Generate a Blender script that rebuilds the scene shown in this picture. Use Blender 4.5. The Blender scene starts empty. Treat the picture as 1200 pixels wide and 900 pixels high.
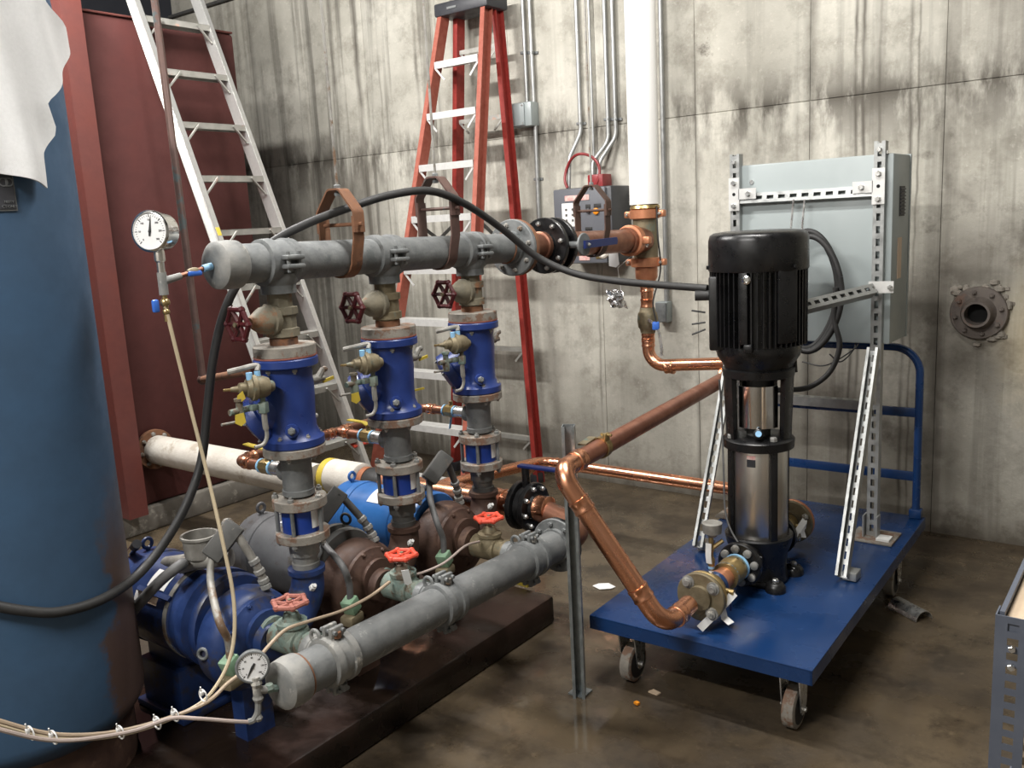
import bpy, bmesh, math, random
from mathutils import Vector as V, Matrix, noise as mnoise

# ------------------------------------------------------------------ camera
F = 1040.0                     # focal length in pixels of the 1200x900 frame
CAM = V((0, 0, 1.6))
down = V((303, 5650, F)).normalized()
_dx = 1400 - 600
YC = V((_dx, -(_dx*down.x + F*down.z)/down.y, F)).normalized()
ZC = -down
XC = YC.cross(ZC)
R = Matrix((XC, YC, ZC))       # camera axes (right, down, forward) -> world
sc = bpy.context.scene
COL = sc.collection
cd = bpy.data.cameras.new('camera')
cd.sensor_width = 36.0
cd.lens = F*36.0/1200.0
cd.clip_start = 0.05
cam = bpy.data.objects.new('camera', cd)
COL.objects.link(cam)
rt, dn, fw = R.col[0], R.col[1], R.col[2]
cam.matrix_world = Matrix(((rt.x, -dn.x, -fw.x, CAM.x), (rt.y, -dn.y, -fw.y, CAM.y), (rt.z, -dn.z, -fw.z, CAM.z), (0, 0, 0, 1)))
sc.camera = cam

def ray(px, py): return R @ V((px-600, py-450, F))
def onx(px, py, x): r = ray(px, py); return CAM + r*(x/r.x)
def ony(px, py, y): r = ray(px, py); return CAM + r*(y/r.y)
def onz(px, py, z): r = ray(px, py); return CAM + r*((z-CAM.z)/r.z)
def atd(px, py, d): return CAM + ray(px, py)*(d/F)

# ------------------------------------------------------------------ world, exposure
w = bpy.data.worlds.new('world'); sc.world = w
w.use_nodes = True
w.node_tree.nodes['Background'].inputs[0].default_value = (0.5, 0.55, 0.6, 1)
w.node_tree.nodes['Background'].inputs[1].default_value = 0.02
vs = sc.view_settings
vs.view_transform = 'Standard'; vs.look = 'None'; vs.gamma = 1.0; vs.use_curve_mapping = False
vs.exposure = 1.08

# ceiling lamps of the plant room: (x, y, z, length, along, watts)
CEIL = 3.75
LAMPS = [(-3.75, 1.80, 3.6, 1.25, 'X', 112), (-1.25, 2.3, 3.55, 1.25, 'X', 50), (-1.5, -0.9, 3.55, 1.25, 'X', 108)]
def lamp_light(x, y, z, ln, along, watts):
    # an open batten throws its light to both sides: one strip tilted each way
    ld = bpy.data.lights.new('tube_light', 'AREA')
    ld.shape = 'RECTANGLE'; ld.size = 0.10; ld.size_y = ln
    ld.energy = watts/2; ld.color = (1.0, 0.975, 0.945)
    for s in (-1, 1):
        o = bpy.data.objects.new('tube_light', ld); COL.objects.link(o)
        off = Matrix.Rotation(0 if along == 'Y' else math.pi/2, 3, 'Z')
        o.matrix_world = Matrix.Translation(V((x, y, z-0.095)) + off @ V((-s*0.05, 0, 0))) @ (off @ Matrix.Rotation(s*math.radians(48), 3, 'Y')).to_4x4()
for a in LAMPS: lamp_light(*a)

# ------------------------------------------------------------------ materials
def ln(t, n, **kw):
    nd = t.nodes.new(n)
    for k, v in kw.items():
        setattr(nd, k, v)
    return nd
def ramp(t, src, stops, interp='LINEAR'):
    r = ln(t, 'ShaderNodeValToRGB'); r.color_ramp.interpolation = interp
    el = r.color_ramp.elements
    while len(el) < len(stops): el.new(0.5)
    for e, (p, c) in zip(el, stops):
        e.position = p
        e.color = (c, c, c, 1) if isinstance(c, (int, float)) else (*c, 1)
    t.links.new(src, r.inputs[0]); return r.outputs[0]
def pos_noise(t, scale, detail=4, rough=0.6, stretch=None):
    g = ln(t, 'ShaderNodeNewGeometry'); src = g.outputs['Position']
    if stretch:
        mp = ln(t, 'ShaderNodeMapping'); mp.inputs['Scale'].default_value = stretch
        t.links.new(src, mp.inputs[0]); src = mp.outputs[0]
    n = ln(t, 'ShaderNodeTexNoise'); n.inputs['Scale'].default_value = scale
    n.inputs['Detail'].default_value = detail; n.inputs['Roughness'].default_value = rough
    t.links.new(src, n.inputs['Vector']); return n.outputs[0]
def mixc(t, fac, a, b, mode='MIX'):
    m = ln(t, 'ShaderNodeMix', data_type='RGBA', blend_type=mode)
    if isinstance(fac, (int, float)): m.inputs[0].default_value = fac
    else: t.links.new(fac, m.inputs[0])
    for i, c in ((6, a), (7, b)):
        if isinstance(c, tuple): m.inputs[i].default_value = (*c, 1)
        else: t.links.new(c, m.inputs[i])
    return m.outputs[2]
def mth(t, op, a, b=0.0, clamp=False):
    m = ln(t, 'ShaderNodeMath', operation=op); m.use_clamp = clamp
    for i, c in ((0, a), (1, b)):
        if isinstance(c, (int, float)): m.inputs[i].default_value = c
        else: t.links.new(c, m.inputs[i])
    return m.outputs[0]
def srgb(r, g, b):
    f = lambda c: (c/255/12.92 if c/255 <= .04045 else ((c/255+.055)/1.055)**2.4)
    return (f(r), f(g), f(b))
MATS = {}
def mat(name, c1, c2=None, rough=0.5, metal=0.0, scale=18, bump=0.0, spot=None, spot_at=0.62, spot_scale=9, rvar=0.12, stretch=None, emit=None, spec=None):
    """two-tone noisy paint or metal; spot = third colour in patches (rust, dirt, scuffs)"""
    m = bpy.data.materials.new(name); m.use_nodes = True
    t = m.node_tree; b = t.nodes['Principled BSDF']
    c2 = c2 or tuple(c*0.8 for c in c1)
    n = pos_noise(t, scale, stretch=stretch)
    f = ramp(t, n, [(0.35, 0.0), (0.65, 1.0)])
    col = mixc(t, f, c1, c2)
    met = None
    if spot:
        n2 = pos_noise(t, spot_scale, 6, 0.7)
        f2 = ramp(t, n2, [(spot_at-0.03, 0.0), (spot_at+0.04, 1.0)])
        col = mixc(t, f2, col, spot)
        if metal > 0.3:
            met = mth(t, 'MULTIPLY', mth(t, 'SUBTRACT', 1.0, f2), metal)
    t.links.new(col, b.inputs['Base Color'])
    if met is not None: t.links.new(met, b.inputs['Metallic'])
    else: b.inputs['Metallic'].default_value = metal
    rr = ramp(t, n, [(0.3, max(0.02, rough-rvar)), (0.7, min(1, rough+rvar))])
    t.links.new(rr, b.inputs['Roughness'])
    if spec is not None: b.inputs['Specular IOR Level'].default_value = spec
    if bump:
        bp = ln(t, 'ShaderNodeBump'); bp.inputs['Strength'].default_value = bump; bp.inputs['Distance'].default_value = 0.004
        nb = pos_noise(t, scale*5, 5)
        t.links.new(nb, bp.inputs['Height']); t.links.new(bp.outputs[0], b.inputs['Normal'])
    if emit:
        b.inputs['Emission Color'].default_value = (*emit[:3], 1); b.inputs['Emission Strength'].default_value = emit[3]
    MATS[name] = m; return m

mat('galv', (.145, .153, .155), (.205, .213, .21), .6, .25, 22, .3, spot=(.13, .14, .14), spot_at=.58, spot_scale=14)
mat('galv_low', (.135, .142, .142), (.185, .19, .187), .62, .2, 18, .3, spot=(.36, .36, .34), spot_at=.62, spot_scale=8)
mat('galv_old', (.19, .195, .19), (.29, .285, .265), .62, .2, 20, .25, spot=(.52, .50, .45), spot_at=.60, spot_scale=11)
mat('galv_dirty', (.22, .21, .19), (.34, .33, .30), .6, .35, 25, .2, spot=(.16, .10, .06), spot_at=.58)
mat('strut', (.34, .35, .345), (.42, .43, .42), .42, .6, 30, .05)
mat('strut_dark', (.22, .25, .26), (.34, .37, .38), .42, .7, 30, .05)
mat('zinc', (.62, .62, .60), (.72, .72, .70), .30, .9, 40)
mat('chrome', (.75, .75, .74), (.68, .67, .65), .14, 1.0, 20, rvar=.05)
mat('steel', (.74, .71, .66), (.66, .63, .58), .30, 1.0, 8, rvar=.05, stretch=(1, 1, .12))
mat('copper', (.86, .43, .27), (.76, .35, .20), .27, 1.0, 9, rvar=.06)
mat('copper_old', (.30, .14, .085), (.22, .10, .065), .42, .7, 20, .05, spot=(.13, .07, .05), spot_at=.62)
mat('copper_dull', (.46, .21, .14), (.36, .155, .10), .40, .85, 16, .04)
mat('copper_paint', (.58, .25, .13), (.46, .19, .10), .38, .45, 22, .05)
mat('brass', (.50, .37, .17), (.38, .28, .13), .35, .85, 25, .05)
mat('brass_old', (.17, .14, .085), (.24, .20, .125), .6, .4, 30, .25, spot=(.13, .16, .13), spot_at=.60)
mat('bronze_grey', (.155, .14, .10), (.21, .185, .13), .72, .1, 30, .35, spot=(.24, .12, .06), spot_at=.58)
mat('verdigris', (.15, .215, .19), (.20, .23, .19), .7, .1, 35, .3, spot=(.13, .10, .07), spot_at=.54, spot_scale=18)
mat('blue_valve', (.014, .034, .16), (.018, .044, .20), .38, 0, 12, .05, spot=(.06, .08, .14), spot_at=.68)
mat('blue_pump', (.011, .026, .092), (.020, .046, .155), .42, 0, 10, .15, spot=(.035, .036, .055), spot_at=.56)
mat('blue_check', (.008, .038, .24), (.01, .045, .28), .35, 0, 12)
mat('blue_motor', (.025, .125, .36), (.03, .14, .41), .42, 0, 10, .05, spot=(.05, .10, .2), spot_at=.68)
mat('blue_cart', (.007, .032, .11), (.009, .039, .13), .28, 0, 5, .04, spot=(.05, .09, .17), spot_at=.71, spot_scale=11)
mat('blue_tank', srgb(56, 84, 112), srgb(50, 76, 102), .62, 0, 7, .06, spot=srgb(38, 60, 82), spot_at=.72, spot_scale=3)
mat('blue_handle', (.01, .02, .10), (.012, .025, .13), .4)
mat('blue_bright', (.03, .12, .5), (.04, .15, .55), .45)
mat('tape_blue', (.25, .5, .75), (.3, .55, .8), .5)
mat('rust_red', srgb(78, 36, 33), srgb(72, 33, 30), .75, 0, 6, .05, spot=srgb(72, 32, 30), spot_at=.64, spot_scale=4)
mat('rust_beam', srgb(92, 46, 40), srgb(84, 41, 36), .62, 0, 8, .05)
mat('rust', (.16, .075, .04), (.22, .10, .05), .8, .1, 30, .3, spot=(.09, .05, .035), spot_at=.6)
mat('rust_brown', (.055, .028, .02), (.085, .045, .03), .65, .1, 22, .25, spot=(.13, .075, .05), spot_at=.62, spot_scale=12)
mat('rust_pipe', (.11, .065, .055), (.15, .09, .075), .55, .35, 30, .15, spot=(.07, .09, .09), spot_at=.6)
mat('flange_grey', (.22, .205, .18), (.30, .275, .235), .7, .15, 30, .35, spot=(.20, .12, .08), spot_at=.53, spot_scale=16)
mat('black', (.0065, .0065, .007), (.009, .009, .0095), .33, 0, 20, .04)
mat('black_matte', (.014, .014, .014), (.022, .022, .021), .6, 0, 25, .1)
mat('rubber', (.018, .018, .018), (.026, .025, .024), .62, 0, 30)
mat('grey_cable', (.09, .09, .09), (.12, .12, .12), .55, 0, 30)
mat('dark_grey', (.075, .075, .072), (.10, .10, .095), .6, 0, 25, .1, spot=(.13, .11, .09), spot_at=.62)
mat('grey_motor', (.13, .135, .14), (.10, .10, .105), .55, 0, 14, .1, spot=(.07, .06, .05), spot_at=.62)
mat('box_grey', (.115, .12, .135), (.10, .105, .12), .5, 0, 8)
mat('box_dark', (.055, .058, .065), (.05, .05, .055), .5, 0, 8)
mat('cab_grey', (.33, .37, .37), (.31, .35, .35), .42, 0, 4)
mat('alu', (.62, .62, .60), (.54, .54, .52), .38, .75, 25, rvar=.1, spot=(.55, .42, .34), spot_at=.70, spot_scale=14)
mat('alu_step', (.34, .34, .31), (.42, .41, .38), .45, .5, 25, spot=(.52, .30, .22), spot_at=.64, spot_scale=12)
mat('alu_white', (.74, .74, .72), (.64, .64, .62), .4, .4, 25)
mat('fibre', srgb(160, 90, 74), srgb(148, 78, 62), .6, 0, 30, spot=srgb(130, 66, 52), spot_at=.70)
mat('fibre_in', srgb(150, 50, 42), srgb(136, 42, 36), .55, 0, 30)
mat('plastic_dark', (.035, .036, .042), (.045, .046, .052), .5)
mat('white_wrap', (.62, .59, .53), (.52, .48, .42), .8, 0, 12, .5, spot=(.42, .37, .30), spot_at=.60, spot_scale=7)
mat('white_pvc', (.90, .89, .86), (.88, .87, .84), .5, 0, 6, .03)
mat('white', (.80, .80, .78), (.74, .74, .72), .5)
mat('paper', (.82, .82, .80), (.75, .75, .74), .7)
mat('towel', (.84, .84, .83), (.80, .80, .79), .95, 0, 120, .9)
mat('yellow', (.58, .44, .05), (.50, .38, .05), .5)
mat('orange', (.85, .30, .02), (.80, .28, .02), .4)
mat('red', (.26, .02, .025), (.22, .02, .02), .45)
mat('red_hot', (.62, .07, .035), (.55, .06, .03), .5)
mat('red_wheel', (.060, .008, .010), (.085, .011, .013), .4)
mat('red_faded', (.34, .12, .09), (.27, .10, .075), .75, 0, 40, .2)
mat('pink_label', (.62, .30, .28), (.70, .55, .50), .6, 0, 60)
mat('tan', (.60, .47, .33), (.52, .40, .28), .7, 0, 14, .1)
mat('tan_label', (.62, .45, .32), (.66, .52, .40), .6)
mat('tube_tan', (.47, .39, .26), (.41, .34, .23), .45, 0, 20)
mat('tube_pink', (.40, .31, .22), (.35, .27, .19), .45, 0, 20)
mat('tube_grey', (.42, .34, .30), (.36, .30, .27), .5, 0, 20)
mat('green_sol', (.16, .27, .17), (.20, .31, .21), .5, 0, 30)
mat('dial', (.80, .80, .79), (.76, .76, .75), .4)
mat('ink', (.02, .02, .02), (.03, .03, .03), .6)
mat('dark_hole', (.006, .006, .006), (.008, .008, .008), .9)
mat('shelf_grey', (.10, .115, .15), (.12, .135, .17), .5, .1, 10)
mat('orange_ring', (.35, .13, .06), (.30, .11, .05), .6, .2)
mat('mortar', (.22, .20, .17), (.30, .27, .23), .95, 0, 30, .8)
mat('flange_wall', (.13, .11, .10), (.17, .145, .125), .6, .3, 30, .2, spot=(.20, .13, .10), spot_at=.6)
mat('foil', (.82, .82, .82), (.70, .70, .70), .25, .9, 30)
mat('ceiling', (.09, .09, .09), (.12, .12, .115), .9, 0, 6)
mat('void_dark', (.02, .022, .03), (.03, .032, .04), .9, 0, 5)
mat('concrete_side', (.36, .35, .32), (.28, .27, .25), .9, 0, 4)
mat('concrete_curb', (.20, .185, .16), (.13, .118, .10), .85, 0, 6, .3, spot=(.32, .30, .26), spot_at=.62, spot_scale=8)
mat('lamp_tube', (.9, .9, .9), (.9, .9, .9), .4, emit=(1, .95, .86, 6))

def concrete_wall():
    m = bpy.data.materials.new('concrete_wall'); m.use_nodes = True
    t = m.node_tree; b = t.nodes['Principled BSDF']
    g = ln(t, 'ShaderNodeNewGeometry'); s = ln(t, 'ShaderNodeSeparateXYZ'); t.links.new(g.outputs['Position'], s.inputs[0])
    x, z = s.outputs[0], s.outputs[2]
    n1 = pos_noise(t, 1.7, 6, .62); n2 = pos_noise(t, 7, 8, .7); n3 = pos_noise(t, 45, 4, .6)
    col = mixc(t, ramp(t, n1, [(.36, 0), (.66, 1)]), srgb(200, 197, 186), srgb(170, 167, 156))
    col = mixc(t, ramp(t, n2, [(.48, 0), (.74, .7)]), col, srgb(120, 115, 104))
    col = mixc(t, ramp(t, n3, [(.60, 0), (.72, .35)]), col, srgb(216, 211, 200))
    # board-marked vertical drips: narrow noise across x, long in z
    dr = pos_noise(t, 1.0, 5, .6, stretch=(9, 1, .35))
    reg = ramp(t, mth(t, 'DIVIDE', mth(t, 'ADD', x, 7.0), 9.0), [(0, .2), (.15, .4), (.22, .6), (.36, .5), (.40, .15), (.55, .1), (.62, .3), (.75, .3)])
    col = mixc(t, mth(t, 'MULTIPLY', ramp(t, dr, [(.50, 0), (.60, 1)]), reg), col, srgb(78, 74, 66))
    # the water marks that can be told apart, by their place along the wall
    marks = [(-4.86, .02, .6), (-4.62, .035, .85), (-4.42, .012, .4), (-4.08, .022, .7), (-3.95, .012, .5), (-3.62, .02, .5), (-2.76, .012, .5), (-2.125, .02, .45),
             (-1.52, .045, .65), (-1.31, .012, .85), (-1.275, .012, .8), (-1.20, .010, .5), (-1.065, .014, .8), (-1.03, .008, .7), (-.905, .045, .7)]
    wob = mth(t, 'MULTIPLY', mth(t, 'SUBTRACT', pos_noise(t, 2.5, 3, .5, stretch=(.2, 1, 1)), .5), .05)
    xx = mth(t, 'ADD', x, wob)
    tot = None
    for x0, wd, a in marks:
        k = mth(t, 'ABSOLUTE', mth(t, 'SUBTRACT', xx, x0))
        k = mth(t, 'MULTIPLY', mth(t, 'SUBTRACT', 1.0, mth(t, 'DIVIDE', k, wd), True), a)
        tot = k if tot is None else mth(t, 'MAXIMUM', tot, k)
    brk = ramp(t, pos_noise(t, 1.4, 3, .6, stretch=(3, 1, 1)), [(.38, .15), (.56, 1)])
    col = mixc(t, mth(t, 'MULTIPLY', tot, brk), col, srgb(70, 64, 56))
    # damp band hanging from the pour joint
    dz = mth(t, 'SUBTRACT', 2.1, z)
    band = ramp(t, mth(t, 'ADD', mth(t, 'MULTIPLY', dz, 1.0), .5), [(.28, 0), (.44, .6), (.51, 1), (.58, .75), (.86, 0)])
    bn = ramp(t, pos_noise(t, 3.2, 6, .65, stretch=(2.2, 1, .7)), [(.43, 0), (.58, .95)])
    col = mixc(t, mth(t, 'MULTIPLY', band, bn), col, srgb(80, 75, 67))
    # blotch round the wall sleeve and the lime run beside it
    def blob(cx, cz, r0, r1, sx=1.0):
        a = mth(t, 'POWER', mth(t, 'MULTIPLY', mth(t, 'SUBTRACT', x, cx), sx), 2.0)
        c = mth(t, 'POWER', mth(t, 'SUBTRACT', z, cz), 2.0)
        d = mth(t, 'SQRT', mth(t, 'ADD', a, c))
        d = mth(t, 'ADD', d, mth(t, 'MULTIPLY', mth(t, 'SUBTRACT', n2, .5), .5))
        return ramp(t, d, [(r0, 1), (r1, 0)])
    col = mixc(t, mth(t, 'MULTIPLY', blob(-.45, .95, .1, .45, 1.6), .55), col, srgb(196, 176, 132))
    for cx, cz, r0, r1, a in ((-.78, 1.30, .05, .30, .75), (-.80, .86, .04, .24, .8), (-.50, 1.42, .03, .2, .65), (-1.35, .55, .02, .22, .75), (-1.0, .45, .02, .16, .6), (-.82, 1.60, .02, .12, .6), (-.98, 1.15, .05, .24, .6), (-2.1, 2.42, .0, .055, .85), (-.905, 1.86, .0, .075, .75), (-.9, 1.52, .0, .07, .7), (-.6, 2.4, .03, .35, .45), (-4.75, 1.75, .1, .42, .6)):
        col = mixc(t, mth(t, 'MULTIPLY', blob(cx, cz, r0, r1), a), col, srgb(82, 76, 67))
    # darker towards the floor
    col = mixc(t, ramp(t, mth(t, 'ADD', z, mth(t, 'MULTIPLY', mth(t, 'SUBTRACT', n2, .5), .5)), [(.0, .85), (.16, .25), (.8, 0)]), col, srgb(84, 76, 64))
    t.links.new(col, b.inputs['Base Color'])
    b.inputs['Roughness'].default_value = .85
    bp = ln(t, 'ShaderNodeBump'); bp.inputs['Strength'].default_value = .35; bp.inputs['Distance'].default_value = .01
    t.links.new(mixc(t, .5, n2, n3), bp.inputs['Height']); t.links.new(bp.outputs[0], b.inputs['Normal'])
    MATS['concrete_wall'] = m
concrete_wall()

def floor_mat(name, ca, cb, cc, cr, rust=0.0):
    m = bpy.data.materials.new(name); m.use_nodes = True
    t = m.node_tree; b = t.nodes['Principled BSDF']
    n1 = pos_noise(t, 1.3, 6, .6); n2 = pos_noise(t, 6, 8, .72); n3 = pos_noise(t, 30, 5, .6); n4 = pos_noise(t, 2.6, 5, .6)
    col = mixc(t, ramp(t, n1, [(.38, 0), (.62, 1)]), ca, cb)
    col = mixc(t, ramp(t, n2, [(.48, 0), (.70, .8)]), col, cc)
    col = mixc(t, ramp(t, n3, [(.62, 0), (.74, .35)]), col, tuple(c*1.7 for c in ca))
    if rust:
        col = mixc(t, ramp(t, n4, [(.48, 0), (.60, rust)]), col, cr)
    t.links.new(col, b.inputs['Base Color'])
    wet = ramp(t, n4, [(.42, .10), (.60, .55)])
    t.links.new(wet, b.inputs['Roughness'])
    bp = ln(t, 'ShaderNodeBump'); bp.inputs['Strength'].default_value = .25; bp.inputs['Distance'].default_value = .006
    dry = ramp(t, n4, [(.42, 0), (.6, 1)])
    t.links.new(mth(t, 'MULTIPLY', n3, dry), bp.inputs['Height']); t.links.new(bp.outputs[0], b.inputs['Normal'])
    MATS[name] = m
floor_mat('floor', srgb(96, 84, 67), srgb(60, 51, 40), srgb(36, 30, 24), srgb(60, 36, 22))
floor_mat('pad', srgb(38, 29, 23), srgb(28, 21, 17), srgb(20, 15, 13), srgb(56, 31, 20), .55)

# ------------------------------------------------------------------ mesh helpers
def frame(ax):
    ax = V(ax).normalized()
    h = V((0, 0, 1)) if abs(ax.z) < .9 else V((1, 0, 0))
    u = h.cross(ax).normalized(); v = ax.cross(u).normalized()
    return ax, u, v
def fillet(pts, rad, seg=7):
    pts = [V(p) for p in pts]; out = [pts[0]]
    for i in range(1, len(pts)-1):
        a, b, c = pts[i-1], pts[i], pts[i+1]
        d1 = (a-b); d2 = (c-b); l1, l2 = d1.length, d2.length
        if l1 < 1e-6 or l2 < 1e-6: continue
        d1.normalize(); d2.normalize()
        ang = d1.angle(d2)
        if ang > math.pi-0.02: out.append(b); continue
        k = min(rad/math.tan(ang/2), l1*.49, l2*.49); r = k*math.tan(ang/2)
        p, q = b+d1*k, b+d2*k
        bis = (d1+d2).normalized(); cen = b+bis*(r/math.sin(ang/2))
        va, vb = p-cen, q-cen; tot = va.angle(vb)
        axis = va.cross(vb).normalized()
        for s in range(seg+1):
            out.append(cen+Matrix.Rotation(tot*s/seg, 3, axis) @ va)
    out.append(pts[-1]); return out
def smooth_path(pts, n=8):
    pts = [V(p) for p in pts]; P = [pts[0]*2-pts[1]]+pts+[pts[-1]*2-pts[-2]]; out = []
    for i in range(1, len(P)-2):
        for s in range(n):
            t = s/n; a, b, c, d = P[i-1], P[i], P[i+1], P[i+2]
            out.append(.5*((2*b)+(c-a)*t+(2*a-5*b+4*c-d)*t*t+(3*b-a-3*c+d)*t**3))
    out.append(pts[-1]); return out

class MB:
    def __init__(s): s.v = []; s.f = []
    def add(s, vs, fs):
        k = len(s.v); s.v += [V(p) for p in vs]; s.f += [tuple(i+k for i in f) for f in fs]; return s
    def box(s, c, sz, rot=None, bev=0.0):
        c = V(c); hx, hy, hz = sz[0]/2, sz[1]/2, sz[2]/2
        M3 = rot if rot is not None else Matrix.Identity(3)
        if bev <= 0:
            vs = [c+M3 @ V((x*hx, y*hy, z*hz)) for x in (-1, 1) for y in (-1, 1) for z in (-1, 1)]
            return s.add(vs, [(0, 1, 3, 2), (4, 6, 7, 5), (0, 4, 5, 1), (2, 3, 7, 6), (0, 2, 6, 4), (1, 5, 7, 3)])
        bm = bmesh.new(); bmesh.ops.create_cube(bm, size=1)
        for q in bm.verts: q.co = V((q.co.x*sz[0], q.co.y*sz[1], q.co.z*sz[2]))
        bmesh.ops.bevel(bm, geom=list(bm.edges), offset=min(bev, min(sz)*.45), segments=2, affect='EDGES', profile=.5)
        bm.verts.index_update()
        vs = [c+M3 @ q.co for q in bm.verts]; fs = [[q.index for q in f.verts] for f in bm.faces]
        bm.free(); return s.add(vs, fs)
    def lathe(s, o, ax, prof, n=24, cap=True):
        """prof: (distance along axis, radius)"""
        o = V(o); ax, u, v = frame(ax); vs = []; fs = []
        for t, r in prof:
            for k in range(n):
                a = 2*math.pi*k/n; vs.append(o+ax*t+u*(r*math.cos(a))+v*(r*math.sin(a)))
        m = len(prof)
        for i in range(m-1):
            for k in range(n):
                k2 = (k+1) % n; fs.append((i*n+k, i*n+k2, (i+1)*n+k2, (i+1)*n+k))
        if cap: fs.append(tuple(reversed(range(n)))); fs.append(tuple((m-1)*n+k for k in range(n)))
        return s.add(vs, fs)
    def cyl(s, p0, p1, r, r2=None, n=20, ch=0.0):
        p0, p1 = V(p0), V(p1); L = (p1-p0).length; r2 = r if r2 is None else r2
        if ch: pr = [(0, r-ch), (ch, r), (L-ch, r2), (L, r2-ch)]
        else: pr = [(0, r), (L, r2)]
        return s.lathe(p0, p1-p0, pr, n)
    def tube(s, pts, r, n=12, cap=True):
        pts = [V(p) for p in pts]; vs = []; fs = []; prev = None
        m = len(pts)
        for i, p in enumerate(pts):
            d = (pts[min(i+1, m-1)]-pts[max(i-1, 0)]).normalized()
            if prev is None: _, u, v = frame(d)
            else:
                u = (prev-d*prev.dot(d)).normalized(); v = d.cross(u)
            prev = u
            rr = r(i/(m-1)) if callable(r) else r
            for k in range(n):
                a = 2*math.pi*k/n; vs.append(p+u*(rr*math.cos(a))+v*(rr*math.sin(a)))
        for i in range(m-1):
            for k in range(n):
                k2 = (k+1) % n; fs.append((i*n+k, i*n+k2, (i+1)*n+k2, (i+1)*n+k))
        if cap: fs.append(tuple(reversed(range(n)))); fs.append(tuple((m-1)*n+k for k in range(n)))
        return s.add(vs, fs)
    def torus(s, c, ax, R0, r, n=28, m=8):
        c = V(c); ax, u, v = frame(ax); vs = []; fs = []
        for i in range(n):
            a = 2*math.pi*i/n; d = u*math.cos(a)+v*math.sin(a)
            for j in range(m):
                b = 2*math.pi*j/m; vs.append(c+d*(R0+r*math.cos(b))+ax*(r*math.sin(b)))
        for i in range(n):
            for j in range(m):
                i2, j2 = (i+1) % n, (j+1) % m
                fs.append((i*m+j, i2*m+j, i2*m+j2, i*m+j2))
        return s.add(vs, fs)
    def ball(s, c, r, n=14, sc3=(1, 1, 1)):
        c = V(c); pr = []; vs = []; fs = []; m = n//2
        for i in range(m+1):
            th = math.pi*i/m
            for k in range(n):
                a = 2*math.pi*k/n
                vs.append(c+V((r*sc3[0]*math.sin(th)*math.cos(a), r*sc3[1]*math.sin(th)*math.sin(a), r*sc3[2]*math.cos(th))))
        for i in range(m):
            for k in range(n):
                k2 = (k+1) % n; fs.append((i*n+k, (i+1)*n+k, (i+1)*n+k2, i*n+k2))
        return s.add(vs, fs)
    def prism(s, out, o, u, v, d0, d1, bev=0.0):
        """outline (a, b) in plane o + a*u + b*v, extruded along u x v from d0 to d1"""
        o, u, v = V(o), V(u), V(v); w = u.cross(v).normalized(); n = len(out)
        if bev:
            cx = sum(a for a, b in out)/n; cy = sum(b for a, b in out)/n
            rr = max(math.hypot(a-cx, b-cy) for a, b in out); k = 1-bev/rr
            rings = [(d0, k), (d0+bev*(1 if d1 > d0 else -1), 1), (d1-bev*(1 if d1 > d0 else -1), 1), (d1, k)]
        else: cx = cy = 0; rings = [(d0, 1), (d1, 1)]
        vs = [o+u*(cx+(a-cx)*k)+v*(cy+(b-cy)*k)+w*d for d, k in rings for a, b in out]
        fs = [(i*n+j, i*n+(j+1) % n, (i+1)*n+(j+1) % n, (i+1)*n+j) for i in range(len(rings)-1) for j in range(n)]
        fs += [tuple(reversed(range(n))), tuple((len(rings)-1)*n+j for j in range(n))]
        return s.add(vs, fs)
    def ribbon(s, pts, wdir, wid, th):
        """flat strap that follows pts; wdir = across the strap"""
        pts = [V(p) for p in pts]; wd = V(wdir).normalized(); vs = []; fs = []; m = len(pts)
        for i, p in enumerate(pts):
            d = (pts[min(i+1, m-1)]-pts[max(i-1, 0)]).normalized(); nn = d.cross(wd).normalized()
            for a, b in ((-1, -1), (1, -1), (1, 1), (-1, 1)):
                vs.append(p+wd*(a*wid/2)+nn*(b*th/2))
        for i in range(m-1):
            for k in range(4):
                k2 = (k+1) % 4; fs.append((i*4+k, i*4+k2, (i+1)*4+k2, (i+1)*4+k))
        fs += [(3, 2, 1, 0), tuple((m-1)*4+k for k in range(4))]
        return s.add(vs, fs)
    def mesh(s, name, m, sharp=38):
        me = bpy.data.meshes.new(name); me.from_pydata([tuple(p) for p in s.v], [], s.f); me.update()
        bm = bmesh.new(); bm.from_mesh(me); bmesh.ops.recalc_face_normals(bm, faces=list(bm.faces)); bm.to_mesh(me); bm.free()
        me.polygons.foreach_set('use_smooth', [True]*len(me.polygons)); me.set_sharp_from_angle(angle=math.radians(sharp))
        me.materials.append(MATS[m]); return me
    def obj(s, name, m, parent=None, sharp=38, label=None):
        o = bpy.data.objects.new(name, s.mesh(name, m, sharp)); COL.objects.link(o)
        if parent is not None: attach(o, parent)
        if label: o['label'] = label
        return o
def attach(o, parent):
    o.parent = parent
    if parent.type == 'EMPTY': o.matrix_parent_inverse = Matrix.Translation(-parent.location)
def rebase(o):
    """put a one-mesh thing's origin at the middle of its base"""
    me = o.data; xs = [v.co for v in me.vertices]
    c = V(((min(p.x for p in xs)+max(p.x for p in xs))/2, (min(p.y for p in xs)+max(p.y for p in xs))/2, min(p.z for p in xs)))
    me.transform(Matrix.Translation(-c)); o.location = c
def thing(name, label, cat, loc, group=None):
    o = bpy.data.objects.new(name, None); COL.objects.link(o); o.location = V(loc); o.empty_display_size = .05
    o['label'] = label; o['category'] = cat
    if group: o['group'] = group
    return o
def single(o, label, cat, group=None):
    rebase(o); o['label'] = label; o['category'] = cat
    if group: o['group'] = group
    return o
def struct(o): o['kind'] = 'structure'; return o
_bolts = {}
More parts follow.
